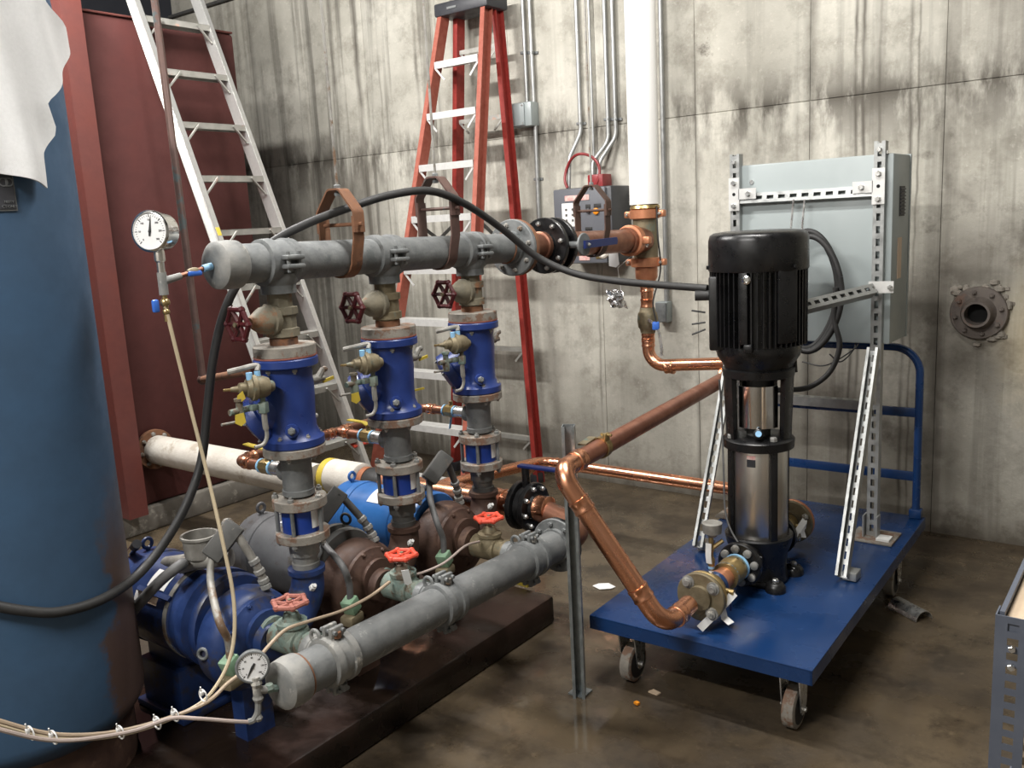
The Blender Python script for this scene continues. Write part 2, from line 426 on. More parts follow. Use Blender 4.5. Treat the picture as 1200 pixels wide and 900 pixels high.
def bolt(parent, p, ax, r, m='zinc', h=None, name='bolt', stud=True):
    """hex head (with a little stud end) standing at p along ax; one shared mesh per size"""
    h = h or r*1.1
    key = (round(r, 4), m, round(h, 4), stud)
    if key not in _bolts:
        b = MB().lathe((0, 0, 0), (0, 0, 1), [(0, r), (h*.75, r), (h, r*.8)], 6)
        if stud: b.lathe((0, 0, h*.95), (0, 0, 1), [(0, r*.5), (h*.55, r*.5)], 8)
        _bolts[key] = b.mesh('bolt', m, 25)
    o = bpy.data.objects.new(name, _bolts[key]); COL.objects.link(o); attach(o, parent)
    ax, u, v = frame(ax)
    o.matrix_basis = Matrix(((u.x, v.x, ax.x, p[0]), (u.y, v.y, ax.y, p[1]), (u.z, v.z, ax.z, p[2]), (0, 0, 0, 1)))
    return o
def bolts(parent, c, ax, rad, n, r, m='zinc', a0=0.0, h=None, stud=True, off=0.0):
    c = V(c); ax, u, v = frame(ax)
    for k in range(n):
        a = a0+2*math.pi*k/n; bolt(parent, c+ax*off+u*(rad*math.cos(a))+v*(rad*math.sin(a)), ax, r, m, h, stud=stud)
def flange(parent, c, ax, r, t, m, nb=0, br=.008, bm='zinc', a0=0.2, hub=0.0, bc=None, both=False, name='flange', label=None, stud=True):
    """round bolted flange: front face at c looking along ax, body goes back t"""
    c = V(c); ax = V(ax).normalized()
    pr = [(-t, r-.003), (-t+.003, r), (-.003, r), (0, r-.003)]
    if hub: pr += [(0, hub), (.012, hub*.96)]
    o = MB().lathe(c, ax, pr, 32).obj(name, m, parent, label=label)
    if nb:
        bc = bc or r*.80
        bolts(o, c, ax, bc, nb, br, bm, a0, stud=stud)
        if both: bolts(o, c-ax*t, -ax, bc, nb, br, bm, -a0)
    return o
def strut(name, p0, p1, face, parent, m='strut', slots=True, wd=.041, dp=.041, label=None):
    """slotted C-channel; the slotted back looks along face"""
    p0, p1 = V(p0), V(p1); L = (p1-p0).normalized(); ln_ = (p1-p0).length
    Fd = V(face); Fd = (Fd-L*Fd.dot(L)).normalized(); S = L.cross(Fd); t = .003; b = MB()
    rot = Matrix((S, Fd, L)).transposed()
    def bx(a0, a1, f0, f1, l0, l1):
        c = p0+S*((a0+a1)/2)+Fd*((f0+f1)/2)+L*((l0+l1)/2)
        b.box(c, (abs(a1-a0), abs(f1-f0), abs(l1-l0)), rot)
    h = wd/2
    for sg in (-1, 1):
        bx(sg*h, sg*(h-t), 0, -dp, 0, ln_)
        bx(sg*(h-t), sg*(h-.010), -dp, -dp+t, 0, ln_)
        bx(sg*(h-.010), sg*(h-.0085), -dp+t, -dp+.009, 0, ln_)
    if slots:
        sw = .0075
        for sg in (-1, 1): bx(sg*sw, sg*(h-t), 0, -t, 0, ln_)
        q = 0.0
        while q < ln_:
            bx(-sw, sw, 0, -t, q, min(ln_, q+.020)); q += .048
    else: bx(-(h-t), h-t, 0, -t, 0, ln_)
    return b.obj(name, m, parent, 30, label)
def text(parent, s, size, o, u, v, m, name='lettering'):
    cu = bpy.data.curves.new('t', 'FONT'); cu.body = s; cu.size = size; cu.extrude = .0006; cu.align_x = 'CENTER'; cu.align_y = 'CENTER'
    to = bpy.data.objects.new('t', cu); COL.objects.link(to)
    dg = bpy.context.evaluated_depsgraph_get(); me = bpy.data.meshes.new_from_object(to.evaluated_get(dg))
    bpy.data.objects.remove(to); bpy.data.curves.remove(cu)
    u, v = V(u).normalized(), V(v).normalized(); w_ = u.cross(v); o = V(o)
    me.transform(Matrix(((u.x, v.x, w_.x, o.x), (u.y, v.y, w_.y, o.y), (u.z, v.z, w_.z, o.z), (0, 0, 0, 1))))
    me.materials.clear(); me.materials.append(MATS[m]); me.name = name
    ob = bpy.data.objects.new(name, me); COL.objects.link(ob); attach(ob, parent); return ob
def rotz(a): return Matrix.Rotation(a, 3, 'Z')
def axes(u, v, w_): return Matrix((V(u), V(v), V(w_))).transposed()
rnd = random.Random(4)
X3, Y3, Z3 = V((1, 0, 0)), V((0, 1, 0)), V((0, 0, 1))

# ================================================================== the room
W = 4.48                       # face of the back wall
XL, XR, YF = -6.7, 2.4, -2.4
struct(MB().box(((XL+XR)/2, (YF+W)/2, -.06), (XR-XL+.4, W-YF+.4, .12)).obj('floor', 'floor'))
struct(MB().box(((XL+XR)/2, (YF+W)/2, CEIL+.06), (XR-XL+.4, W-YF+.4, .12)).obj('ceiling', 'ceiling'))
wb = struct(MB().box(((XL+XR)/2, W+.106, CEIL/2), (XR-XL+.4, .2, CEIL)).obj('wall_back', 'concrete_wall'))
seams = [-2.125+.605*k for k in range(-7, 8)]
seams = [XL]+[s for s in seams if XL+.1 < s < XR-.1]+[XR]
for a, b in zip(seams[:-1], seams[1:]):
    for z0, z1, dy in ((0.0, 2.094, 0.0), (2.098, CEIL, .002)):
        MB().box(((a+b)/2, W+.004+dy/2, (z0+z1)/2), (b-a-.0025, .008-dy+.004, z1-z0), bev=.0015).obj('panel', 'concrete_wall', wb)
struct(MB().box((XL-.1, (YF+W)/2, CEIL/2), (.2, W-YF, CEIL)).obj('wall_left', 'void_dark'))  # near-black colour stands in for the dark void above the red tank
struct(MB().box((XR+.1, (YF+W)/2, CEIL/2), (.2, W-YF, CEIL)).obj('wall_right', 'concrete_side'))
struct(MB().box(((XL+XR)/2, YF-.1, CEIL/2), (XR-XL+.4, .2, CEIL)).obj('wall_front', 'concrete_side'))

# ceiling lamps (out of view, they light the room)
lamp_words = ['by the tall steel tank', 'over the blue cart', 'far from the concrete wall']
for (x, y, z, L, al, wt), wd in zip(LAMPS, lamp_words):
    t = thing('ceiling_lamp', 'white fluorescent batten lamp hung from the ceiling ' + wd, 'lamp', (x, y, z-.03), 'ceiling lamps')
    sx, sy = (.13, L+.06) if al == 'Y' else (L+.06, .13)
    MB().box((x, y, z), (sx, sy, .06), bev=.008).obj('housing', 'white', t)
    for s in (-.035, .035):
        o = V((s, L/2, 0)) if al == 'Y' else V((L/2, s, 0)); e = V((s, -L/2, 0)) if al == 'Y' else V((-L/2, s, 0))
        MB().cyl(V((x, y, z-.05))+o, V((x, y, z-.05))+e, .013, n=10).obj('tube', 'lamp_tube', t)
    for s in (-.4, .4):
        o = V((0, s*L, 0)) if al == 'Y' else V((s*L, 0, 0))
        MB().cyl(V((x, y, z+.02))+o, V((x, y, CEIL))+o, .006, n=8).obj('hanger_rod', 'zinc', t)

# pump pad: stained concrete plinth
PADZ = .115
o = MB().box((-2.42, 1.63, PADZ/2), (.96, 2.2, PADZ), bev=.012).obj('pump_pad', 'pad')
single(o, 'low rust-stained dark concrete pad under the row of pumps', 'pad')

# ================================================================== rust red steel tank with its plinth
o = MB().box((-5.6, 2.35, .068), (2.15, 2.6, .136), bev=.015).obj('tank_plinth', 'concrete_curb')
single(o, 'grey concrete plinth under the rust red steel tank', 'plinth')
TX, TY1, TZ = -4.56, 3.44, 2.76
t = thing('steel_tank', 'tall rust red steel tank wall with an upright stiffener', 'tank', (-5.5, 2.3, .136))
MB().box((-5.56, 2.34, (.14+TZ)/2), (2.0, 2.2, TZ-.14), bev=.02).obj('tank_shell', 'rust_red', t)
bm_ = MB()
y0 = 2.345
bm_.box((TX+.075, y0, 1.56), (.16, .012, 2.84)); bm_.box((TX+.15, y0+.050, 1.56), (.012, .105, 2.84))
bm_.obj('stiffener', 'rust_beam', t)
MB().box((TX-.02, 2.34, TZ+.004), (.06, 2.18, .012), bev=.004).obj('rim', 'rust_beam', t)

# conduit high on the wall above the tank
o = MB().cyl(ony(186, 24, W-.03), ony(300, -12, W-.03), .012, n=10).obj('wall_conduit', 'dark_grey')
single(o, 'thin dark conduit sloping up the wall above the rust red tank', 'conduit')

# ================================================================== blue pressure tank, nameplate, towel
TR = .30
TC = V((-2.557, .998, 0))
tilt = Matrix.Rotation(math.radians(-1.1), 3, V((.91, -.41, 0)).normalized())
t = thing('pressure_tank', 'tall blue painted steel tank with brown rust near the bottom', 'tank', TC+V((0, 0, PADZ)))
prof = [(.0, TR*.93), (.10, TR*.95)]
MB().lathe(TC+V((0, 0, PADZ)), Z3, [(0, TR*.86), (.02, TR*.87), (.19, TR*.87)], 48).obj('skirt', 'rust_brown', t)
pr = []
for k in range(9):
    a = math.pi/2*k/8; pr.append((.235+.095*(1-math.cos(a)), TR*(.55+.45*math.sin(a))))
pr += [(.5+.1*k, TR) for k in range(18)]
for k in range(1, 9):
    a = math.pi/2*k/8; pr.append((2.22+.17*math.sin(a), max(.02, TR*math.cos(a))))
# body with a rust stain that has a place of its own (side towards the pumps, low down)
def tank_mat():
    m = MATS['blue_tank'].copy(); m.name = 'blue_tank_rusted'; tt = m.node_tree; b = tt.nodes['Principled BSDF']
    src = b.inputs['Base Color'].links[0].from_socket
    g = ln(tt, 'ShaderNodeNewGeometry'); s = ln(tt, 'ShaderNodeSeparateXYZ'); tt.links.new(g.outputs['Position'], s.inputs[0])
    nn = mth(tt, 'MULTIPLY', mth(tt, 'SUBTRACT', pos_noise(tt, 6, 7, .7), .5), .30)
    yy = mth(tt, 'ADD', mth(tt, 'ADD', s.outputs[1], nn), mth(tt, 'MULTIPLY', s.outputs[2], -.10))
    f = mth(tt, 'MULTIPLY', ramp(tt, mth(tt, 'SUBTRACT', yy, TC.y-.40), [(.445, 0), (.475, .95)]), ramp(tt, mth(tt, 'ADD', s.outputs[2], nn), [(.72, 1), (1.0, 0)]))
    col = mixc(tt, f, src, srgb(84, 64, 54))
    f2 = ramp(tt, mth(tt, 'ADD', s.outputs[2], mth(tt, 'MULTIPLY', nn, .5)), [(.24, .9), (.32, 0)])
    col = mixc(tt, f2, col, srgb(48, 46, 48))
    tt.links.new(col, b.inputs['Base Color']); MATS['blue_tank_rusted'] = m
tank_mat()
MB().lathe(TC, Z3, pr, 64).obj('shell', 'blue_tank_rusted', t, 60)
# nameplate, curved on the shell
def on_tank(px, py, off=.0):
    r = ray(px, py).normalized(); d = V((r.x, r.y, 0)); oc = V((CAM.x-TC.x, CAM.y-TC.y, 0))
    A = d.dot(d); B = 2*d.dot(oc); C = oc.dot(oc)-(TR+off)**2; D = B*B-4*A*C
    if D < 0: return None
    return CAM+r*((-B-math.sqrt(D))/(2*A))
pc = on_tank(21, 247, .002); ang0 = math.atan2(pc.y-TC.y, pc.x-TC.x); zb = pc.z
def tank_patch(a0, a1, z0, z1, off, n=10, th=.002):
    b = MB(); vs = []; fs = []
    for i in range(n+1):
        a = a0+(a1-a0)*i/n
        for rr in (TR+off, TR+off+th):
            for z in (z0, z1): vs.append(TC+V((rr*math.cos(a), rr*math.sin(a), z)))
    for i in range(n):
        k = 4*i
        fs += [(k+2, k+6, k+7, k+3), (k, k+1, k+5, k+4), (k+1, k+3, k+7, k+5), (k, k+4, k+6, k+2)]
    fs += [(0, 2, 3, 1), (4*n, 4*n+1, 4*n+3, 4*n+2)]
    return b.add(vs, fs)
np_ = thing('nameplate', 'black metal nameplate with pale border on the blue tank under the towel', 'nameplate', (pc.x, pc.y, zb))
tank_patch(ang0-.50, ang0, zb, zb+.105, .001).obj('border', 'galv', np_)
tank_patch(ang0-.495, ang0-.012, zb+.004, zb+.101, .0025).obj('plate', 'plastic_dark', np_)
def plate_text(s, size, a, z):
    aa = ang0-a; nrm = V((math.cos(aa), math.sin(aa), 0)); uu = V((-math.sin(aa), math.cos(aa), 0))
    text(np_, s, size, TC+nrm*(TR+.0052)+V((0, 0, z)), uu, Z3, 'galv')
for s, a in (('D', .040), ('O', .085)): plate_text(s, .030, a, zb+.066)
for i, (row, z) in enumerate((('NSITY', .021), ('CT ONLY', .010))): plate_text(row, .0085, .062, zb+z)

# towel: thick sheet hanging over the tank shoulder, hem and side read from the photo
right = [(-20, 44), (0, 50), (35, 71), (58, 75), (85, 69), (120, 53), (150, 62), (160, 62), (180, 51), (222, 51)]
def towel():
    na, nz = 60, 64; b = MB(); ztop = 2.235
    zr = []
    ang_r = []
    for py, px in right:
        p = on_tank(px, py, .018)
        if p is None:
            a = math.atan2(-TC.y, -TC.x)+math.acos(TR/math.hypot(TC.x, TC.y)); 
            d = CAM-TC; a = math.atan2(d.y, d.x)+math.acos((TR+.018)/math.hypot(d.x, d.y)); p = TC+V(((TR+.018)*math.cos(a), (TR+.018)*math.sin(a), 0)); q = onx(px, py, p.x); p.z = q.z
        zr.append(p.z); ang_r.append(math.atan2(p.y-TC.y, p.x-TC.x))
    zmin = zr[-1]; amax_b = ang_r[-1]
    p0 = on_tank(0, 203, .018); al = math.atan2(p0.y-TC.y, p0.x-TC.x)-.75
    def aright(z):
        if z >= zr[0]: return ang_r[0]
        for i in range(len(zr)-1):
            if zr[i] >= z >= zr[i+1]:
                k = (zr[i]-z)/max(1e-6, zr[i]-zr[i+1]); return ang_r[i]+(ang_r[i+1]-ang_r[i])*k
        return ang_r[-1]
    slope = (p0.z-zmin)/(math.atan2(p0.y-TC.y, p0.x-TC.x)-amax_b)
    vs = []
    for s_ in (0, 1):
        for i in range(na+1):
            u = i/na
            a_b = al+(amax_b-al)*u; hem = zmin+slope*(a_b-amax_b)+.006*math.sin(9*a_b)
            for j in range(nz+1):
                v = j/nz
                if v < .72:
                    z = hem+(ztop-hem)*(v/.72); a = al+(aright(max(z, zmin))-al)*u; r = TR+.014
                    fold = .012*math.sin(16*a+1.5*math.sin(6*z))*(1-.5*v)+.010*math.sin(7*a+2.2*z*5)*(1-v)
                    r += fold*.8+.010*(u**6)
                else:
                    k = (v-.72)/.28; a = al+(aright(ztop)-al)*u; th = k*math.pi/2*.92
                    r = (TR+.014)*math.cos(th); z = ztop+.17*math.sin(th)+.010*math.sin(9*a)*(1-k)
                    r += .008*math.sin(16*a)*(1-k)
                r += (.0 if s_ else .006)
                vs.append(TC+V((r*math.cos(a), r*math.sin(a), z)))
    n1 = (na+1)*(nz+1); fs = []
    for i in range(na):
        for j in range(nz):
            k = i*(nz+1)+j; q = (k, k+1, k+nz+2, k+nz+1)
            fs.append(q); fs.append(tuple(x+n1 for x in reversed(q)))
    for i in range(na):
        for j in (0, nz):
            k = i*(nz+1)+j; fs.append((k, k+nz+1, k+nz+1+n1, k+n1))
    for j in range(nz):
        for i in (0, na):
            k = i*(nz+1)+j; fs.append((k, k+1, k+1+n1, k+n1))
    return b.add(vs, fs).obj('towel', 'towel', None, 80)
single(towel(), 'white terry towel draped over the top of the blue tank', 'towel')

# ================================================================== ladders
# bare aluminium stepladder leaning on the red tank
def alu_ladder():
    xa, za, sl = -4.475, TZ, .417          # lean line of the rails' middle
    X = lambda z: xa+(za-z)*sl
    L = V((-sl, 0, 1)).normalized(); N = Y3.cross(L).normalized()
    if N.x < 0: N = -N
    def hit(px, py):
        r = ray(px, py)                     # plane x + sl*z = xa + za*sl
        k = (xa+za*sl-(CAM.x+sl*CAM.z))/(r.x+sl*r.z); return CAM+r*k
    yr0, yr1 = hit(229, 0), hit(400, 478); yl0, yl1 = hit(158, 0), hit(256, 280)
    YR = lambda z: yr1.y+(yr0.y-yr1.y)*(z-yr1.z)/(yr0.z-yr1.z)
    YL = lambda z: yl1.y+(yl0.y-yl1.y)*(z-yl1.z)/(yl0.z-yl1.z)
    t = thing('step_ladder', 'bare aluminium ladder with flat steps leaning on the rust red tank', 'ladder', (X(0), (YL(0)+YR(0))/2, 0))
    ztop = 3.35
    for yf, sg in ((YL, -1), (YR, 1)):
        p0, p1 = V((X(0), yf(0), .0)), V((X(ztop), yf(ztop), ztop)); d = (p1-p0).normalized()
        S = N.cross(d).normalized(); b = MB(); rot = axes(S, N, d); c = (p0+p1)/2; ln_ = (p1-p0).length-.04
        b.box(c, (.004, .075, ln_), rot); sg2 = 1 if S.y*sg > 0 else -1
        for f in (-1, 1): b.box(c+N*(f*.036)+S*(sg2*.013), (.026, .004, ln_), rot)
        rail = b.obj('rail', 'alu', t)
        MB().box(p0+d*.045, (.045, .085, .06), rot, bev=.006).obj('foot', 'plastic_dark', rail)
    z = .30; k = 0
    # step heights follow the photo: about 0.285 m apart going up the lean
    zs = [hit(300, 268).z+.2805*i for i in range(-6, 6)]
    for z in zs:
        if z < .1 or z > 3.25: continue
        a, b_ = YL(z), YR(z); c = V((X(z), (a+b_)/2, z)); wd = b_-a-.008
        s = MB(); s.box(c, (.088, wd, .004)); s.box(c+V((.042, 0, -.014)), (.004, wd, .03)); s.box(c+V((-.042, 0, -.014)), (.004, wd, .03))
        st = s.obj('step', 'alu_step', t)
        for yy, sg in ((a, 1), (b_, -1)):
            MB().box(c+V((.035+.02, (-wd/2+.045)*sg, -.052)), (.012, .008, .12), Matrix.Rotation(-.75*sg, 3, 'X')).obj('brace', 'alu_step', st)
    p = hit(422, 519); MB().box(p, (.05, .13, .012), Matrix.Rotation(.3, 3, 'Y'), bev=.003).obj('red_bracket', 'red_hot', t)
    # sticker on the rail by the steel tank
    z = hit(250, 275).z; p = V((X(z), YL(z), z)); d = V((-sl, 0, 1)).normalized()
    MB().box(p+N*.0385+V((0, -.012, 0)), (.022, .002, .045), axes(d.cross(N), N, d)).obj('sticker', 'yellow', t)
    return t
alu_ladder()

# red fibreglass stepladder standing by the wall
def red_ladder():
    zt = 2.80
    ct = ony(552, 9, 4.30)
    zt = ct.z
    t = thing('step_ladder', 'red fibreglass stepladder with dark plastic top cap standing by the concrete wall', 'ladder', (ct.x+.03, 4.0, 0))
    xl0, xr0 = ct.x-.155, ct.x+.145
    yf, yb = 4.245, 4.345
    FL = (V((xl0, yf, zt-.03)), V((xl0-.215, 3.55, 0))); FR = (V((xr0, yf, zt-.03)), V((xr0+.195, 3.55, 0)))
    RL = (V((xl0+.035, yb, zt-.03)), V((xl0-.16, 4.27, 0))); RR = (V((xr0-.0, yb, zt-.03)), V((xr0+.19, 4.27, 0)))
    def rail(pp, nm, wn, m):
        a, b_ = pp; d = (a-b_).normalized(); N = V((0, -1, 0)); N = (N-d*N.dot(d)).normalized(); S = N.cross(d)
        rot = axes(S, N, d); c = (a+b_)/2; L = (a-b_).length; mb = MB()
        sg = wn*(1 if S.x > 0 else -1)
        mb.box(c, (.006, .072, L), rot)
        for f in (-1, 1): mb.box(c+N*(f*.034)-S*(sg*.014), (.030, .006, L), rot)
        r = mb.obj(nm, m, t)
        MB().box(b_+d*.03, (.05, .085, .06), rot, bev=.008).obj('foot', 'plastic_dark', r); return r
    rail(FL, 'front_rail', 1, 'fibre'); rail(FR, 'front_rail', -1, 'fibre'); rail(RL, 'rear_rail', 1, 'fibre_in'); rail(RR, 'rear_rail', -1, 'fibre_in')
    cap = MB().box((ct.x, (yf+yb)/2, zt), (.40, .20, .075), bev=.012).obj('top_cap', 'plastic_dark', t)
    MB().box((ct.x-.06, yf-.052, zt-.002), (.07, .004, .012)).obj('emblem', 'galv', cap)
    n = 9
    zs = [ony(540, yy, 4.05).z for yy in (66,)]
    z1 = zt-.30
    for i in range(n):
        z = z1-i*.295
        if z < .1: break
        k = (zt-.03-z)/(zt-.03); a = FL[0].lerp(FL[1], k); b_ = FR[0].lerp(FR[1], k)
        c = (a+b_)/2; wd = (b_.x-a.x)-.012; s = MB()
        s.box(c, (wd, .085, .004)); s.box(c+V((0, -.042, -.018)), (wd, .004, .038)); s.box(c+V((0, .042, -.012)), (wd, .004, .026))
        st = s.obj('step', 'alu_white', t)
        for sg in (-1, 1): MB().box(c+V((sg*(wd/2-.03), -.035, -.065)), (.012, .005, .11), Matrix.Rotation(.75*sg, 3, 'Y')).obj('brace', 'alu_white', st)
    for z in (zt-.22, zt-.62, zt-1.35, zt-2.0, zt-2.55):
        k = (zt-.03-z)/(zt-.03); a = RL[0].lerp(RL[1], k); b_ = RR[0].lerp(RR[1], k); c = (a+b_)/2; wd = (b_.x-a.x)-.01; s = MB()
        s.box(c, (wd, .03, .003)); s.box(c+V((0, -.015, -.012)), (wd, .003, .025))
        st = s.obj('rear_bar', 'alu_step', t)
        for sg in (-1, 1): MB().box(c+V((sg*(wd/2-.035), -.01, -.05)), (.012, .004, .10), Matrix.Rotation(.8*sg, 3, 'Y')).obj('brace', 'alu_step', st)
    for A, B in ((FL, RL), (FR, RR)):
        a = A[0].lerp(A[1], .42); b_ = B[0].lerp(B[1], .42); m_ = (a+b_)/2+V((0, 0, -.12))
        MB().ribbon([a, m_], X3, .004, .022).obj('spreader', 'dark_grey', t); MB().ribbon([m_, b_], X3, .004, .022).obj('spreader', 'dark_grey', t)
red_ladder()

# ================================================================== overhead galvanised header
HX = -2.15
HA, HB = onx(249, 311.5, HX), onx(598, 290.5, HX)
hd = (HB-HA).normalized()
def hp(y): return HA+hd*((y-HA.y)/hd.y)
SY = (1.69, 2.13, 2.58)        # valve stacks
PY = (1.455, 1.905, 2.355)     # pump shafts
PR = .057
side = hd.cross(Z3).normalized()           # towards +X
t = thing('overhead_header', 'overhead galvanized header pipe with capped end and three outlets', 'pipe', hp(2.1))
MB().cyl(hp(1.50), hp(2.83), PR, n=32).obj('pipe', 'galv', t)
cap = MB().lathe(HA, hd, [(0, .040), (.003, .056), (.012, .066), (.05, .069), (.075, .068), (.085, .060)], 32).obj('end_cap', 'galv_old', t)
def saddle(parent, c, ax, out, m, length=.12, r=PR, outlet=.092, ro=.046, bolt_m='galv', eye=False):
    """strap-on outlet: two half shells with bolted ears and a neck along out"""
    ax = V(ax).normalized(); out = V(out).normalized(); sd = ax.cross(out).normalized(); c = V(c)
    s = MB().lathe(c-ax*length/2, ax, [(0, r+.001), (.004, r+.011), (length*.30, r+.013), (length*.33, r+.007), (length*.67, r+.007), (length*.7, r+.013), (length-.004, r+.011), (length, r+.001)], 28).obj('outlet_saddle', m, parent)
    MB().lathe(c+out*(r*.6), out, [(0, ro*1.45), (.022, ro*1.40), (.040, ro*1.16), (outlet-r*.6-.028, ro*1.10), (outlet-r*.6-.024, ro*1.24), (outlet-r*.6, ro*1.24)], 24).obj('neck', m, s)
    for sg in (-1, 1):
        e = c+sd*(sg*(r+.022)); b = MB()
        rot = axes(ax, sd, out)
        for q in (-1, 1): b.box(e+out*(q*.013), (length*.55, .034, .014), rot, bev=.005)
        ear = b.obj('ear', m, s)
        for q in (-1, 1):
            bb = e+ax*(q*length*.17)+sd*(sg*.004); MB().cyl(bb-out*.03, bb+out*.03, .006, n=8).obj('ear_bolt', bolt_m, s)
    return s
for y in SY: saddle(t, hp(y), hd, -Z3, 'galv', ro=.042)
fl = flange(t, hp(2.845), -hd, .112, .020, 'galv', 8, .010, 'galv_dirty', .2, hub=.066)
flange(t, hp(2.868), -hd, .112, .020, 'rust', 0, name='companion_flange')
wl = MB().torus(hp(2.80), hd, PR+.001, .004).obj('weld_ring', 'rust', t)

# reddish pipe, black flanged butterfly valve, copper spool to the riser
t = thing('butterfly_valve', 'black flanged butterfly valve on the overhead pipe beside the grey control box', 'valve', hp(3.12))
MB().cyl(hp(2.866), hp(3.06), .052, n=28).obj('inlet_spool', 'copper_old', t)
MB().lathe(hp(3.03), hd, [(0, .053), (.004, .060), (.03, .060), (.034, .053)], 28).obj('weld_collar', 'copper_old', t)
f1 = flange(t, hp(3.066), -hd, .116, .024, 'black', 8, .0105, 'zinc', .2, hub=.062)
MB().lathe(hp(3.090), hd, [(0, .085), (.008, .092), (.038, .092), (.046, .085)], 28).obj('valve_body', 'black', t)
f2 = flange(t, hp(3.160), hd, .116, .024, 'black', 8, .0105, 'zinc', .2, hub=.062)
st = hp(3.113)+side*.10
MB().cyl(hp(3.113)+side*.09, hp(3.113)+side*.18, .014, n=14).obj('stem', 'galv', t)
nk = hp(3.113)+side*.165
MB().lathe(nk, side, [(0, .045), (.002, .047), (.008, .047), (.01, .045)], 20).obj('index_plate', 'galv', t)
lv = hp(3.113)+side*.185
p2 = lv+hd*.26+Z3*.012
MB().prism([(-.02, -.016), (.20, -.014), (.235, -.014), (.24, 0), (.235, .016), (.2, .016), (-.02, .016)], lv, (hd+Z3*.03).normalized(), Z3, -.006, .006, bev=.002).obj('lever', 'blue_handle', t)
bolt(t, lv+side*.006, side, .007, 'zinc')

RY = 3.95                      # riser
rc = hp(RY); rc.x = HX
t = thing('discharge_riser', 'tall white insulated riser pipe on a copper colored grooved tee', 'pipe', (HX, RY, 1.05))
MB().cyl(hp(3.158), hp(RY-.16), .054, n=28).obj('branch_pipe', 'copper_old', t)
MB().cyl(hp(RY-.20), hp(RY-.03), .062, n=28).obj('tee_branch', 'copper_old', t)
def coupling(parent, c, ax, r, m, sdv):
    """two-piece grooved coupling with bolt pads"""
    ax = V(ax).normalized(); c = V(c); sdv = V(sdv).normalized()
    o = MB().lathe(c-ax*.024, ax, [(0, r+.002), (.004, r+.016), (.044, r+.016), (.048, r+.002)], 28).obj('grooved_coupling', m, parent)
    for sg in (-1, 1):
        e = c+sdv*(sg*(r+.030)); MB().box(e, (.040, .036, .034), axes(sdv, ax.cross(sdv), ax), bev=.008).obj('bolt_pad', m, o)
        n = ax.cross(sdv); bolt(o, e-n*.018 if (e-n*.018).y < e.y else e+n*.018, -n if (-n).y < 0 else n, .009, 'zinc')
    return o
coupling(t, hp(RY-.150), hd, .058, 'copper_paint', side)
MB().cyl((HX, RY, rc.z-.105), (HX, RY, rc.z+.115), .060, n=28).obj('tee_body', 'brass_old', t)
coupling(t, (HX, RY, rc.z+.125), Z3, .060, 'copper_paint', X3)
coupling(t, (HX, RY, rc.z-.110), Z3, .060, 'copper_paint', X3)
MB().cyl((HX, RY, rc.z+.172), (HX, RY, CEIL), .074, n=36).obj('insulated_pipe', 'white_pvc', t)
MB().lathe((HX, RY, rc.z+.145), Z3, [(0, .064), (.008, .075), (.022, .070), (.032, .05)], 28).obj('torn_insulation', 'brass', t)
MB().lathe((HX, RY, rc.z-.135), -Z3, [(0, .056), (.05, .055), (.085, .036), (.10, .034)], 24).obj('reducer', 'copper_paint', t)
# copper drop, valve and run
CZ = ony(800, 431, RY).z
DR = .031
ZV = ony(757, 375, RY).z
t = thing('copper_discharge_line', 'polished copper pipe run from the riser down to the brass flange on the cart', 'pipe', (-1.6, 3.2, .5))
CX = -1.60                     # run towards the post
PE = onx(655, 552, -1.497)     # upper elbow by the post
PB = onz(778, 738, .355)       # lower elbow by the cart flange
PB = V((-1.205, 2.265, .355))
PE2 = PE.copy()
runY0 = V((CX, RY, CZ+.045))
MB().tube([(HX, RY, rc.z-.22), (HX, RY, ZV+.05)], DR, 18).obj('drop_pipe', 'copper', t)
MB().tube(fillet([(HX, RY, ZV-.05), (HX, RY, CZ), runY0, runY0.lerp(PE2, .08)], .085, 9), DR, 20).obj('riser_bend', 'copper', t)
MB().cyl(runY0.lerp(PE2, .07), PE2.lerp(runY0, .06), DR, n=20).obj('upper_run', 'copper_dull', t)
MB().tube(fillet([PE2.lerp(runY0, .065), PE2, PB, (-1.205, 2.44, .36)], .085, 9), DR, 20).obj('lower_bend', 'copper', t)
def collar(parent, c, ax, r=DR, m='copper', L=.045, nm='press_collar'):
    ax = V(ax).normalized(); c = V(c)
    return MB().lathe(c-ax*L/2, ax, [(0, r+.0005), (.002, r+.0035), (.008, r+.004), (.012, r+.0018), (L-.012, r+.0018), (L-.008, r+.004), (L-.002, r+.0035), (L, r+.0005)], 28).obj(nm, m, parent)
d1 = (PE2-runY0).normalized(); d2 = (PB-PE2).normalized()
for c, ax in (((HX, RY, rc.z-.235), Z3), ((HX, RY, ZV+.085), Z3), ((HX, RY, ZV-.09), Z3), ((HX, RY, CZ+.12), Z3), ((HX+.12, RY, CZ), X3), ((CX-.14, RY, CZ-.018), X3),
              (PE2-d1*.115, d1), (PE2+d2*.125, d2), (PB-d2*.125, d2), (PB+Y3*.10, Y3)):
    collar(t, c, ax)
bv = MB().lathe((HX, RY, ZV-.065), Z3, [(0, .036), (.02, .040), (.03, .048), (.065, .052), (.10, .048), (.11, .040), (.13, .036)], 12).obj('ball_valve', 'brass_old', t)
MB().box((HX+.075, RY-.055, ZV-.02), (.035, .03, .04), rotz(.4), bev=.006).obj('lever_grip', 'blue_bright', bv)
MB().ribbon(smooth_path([(HX+.03, RY-.05, ZV+.01), (HX+.085, RY-.06, ZV-.03), (HX+.105, RY-.06, ZV-.12), (HX+.105, RY-.06, ZV-.17)]), (0, 1, 0), .004, .014).obj('lever', 'zinc', bv)
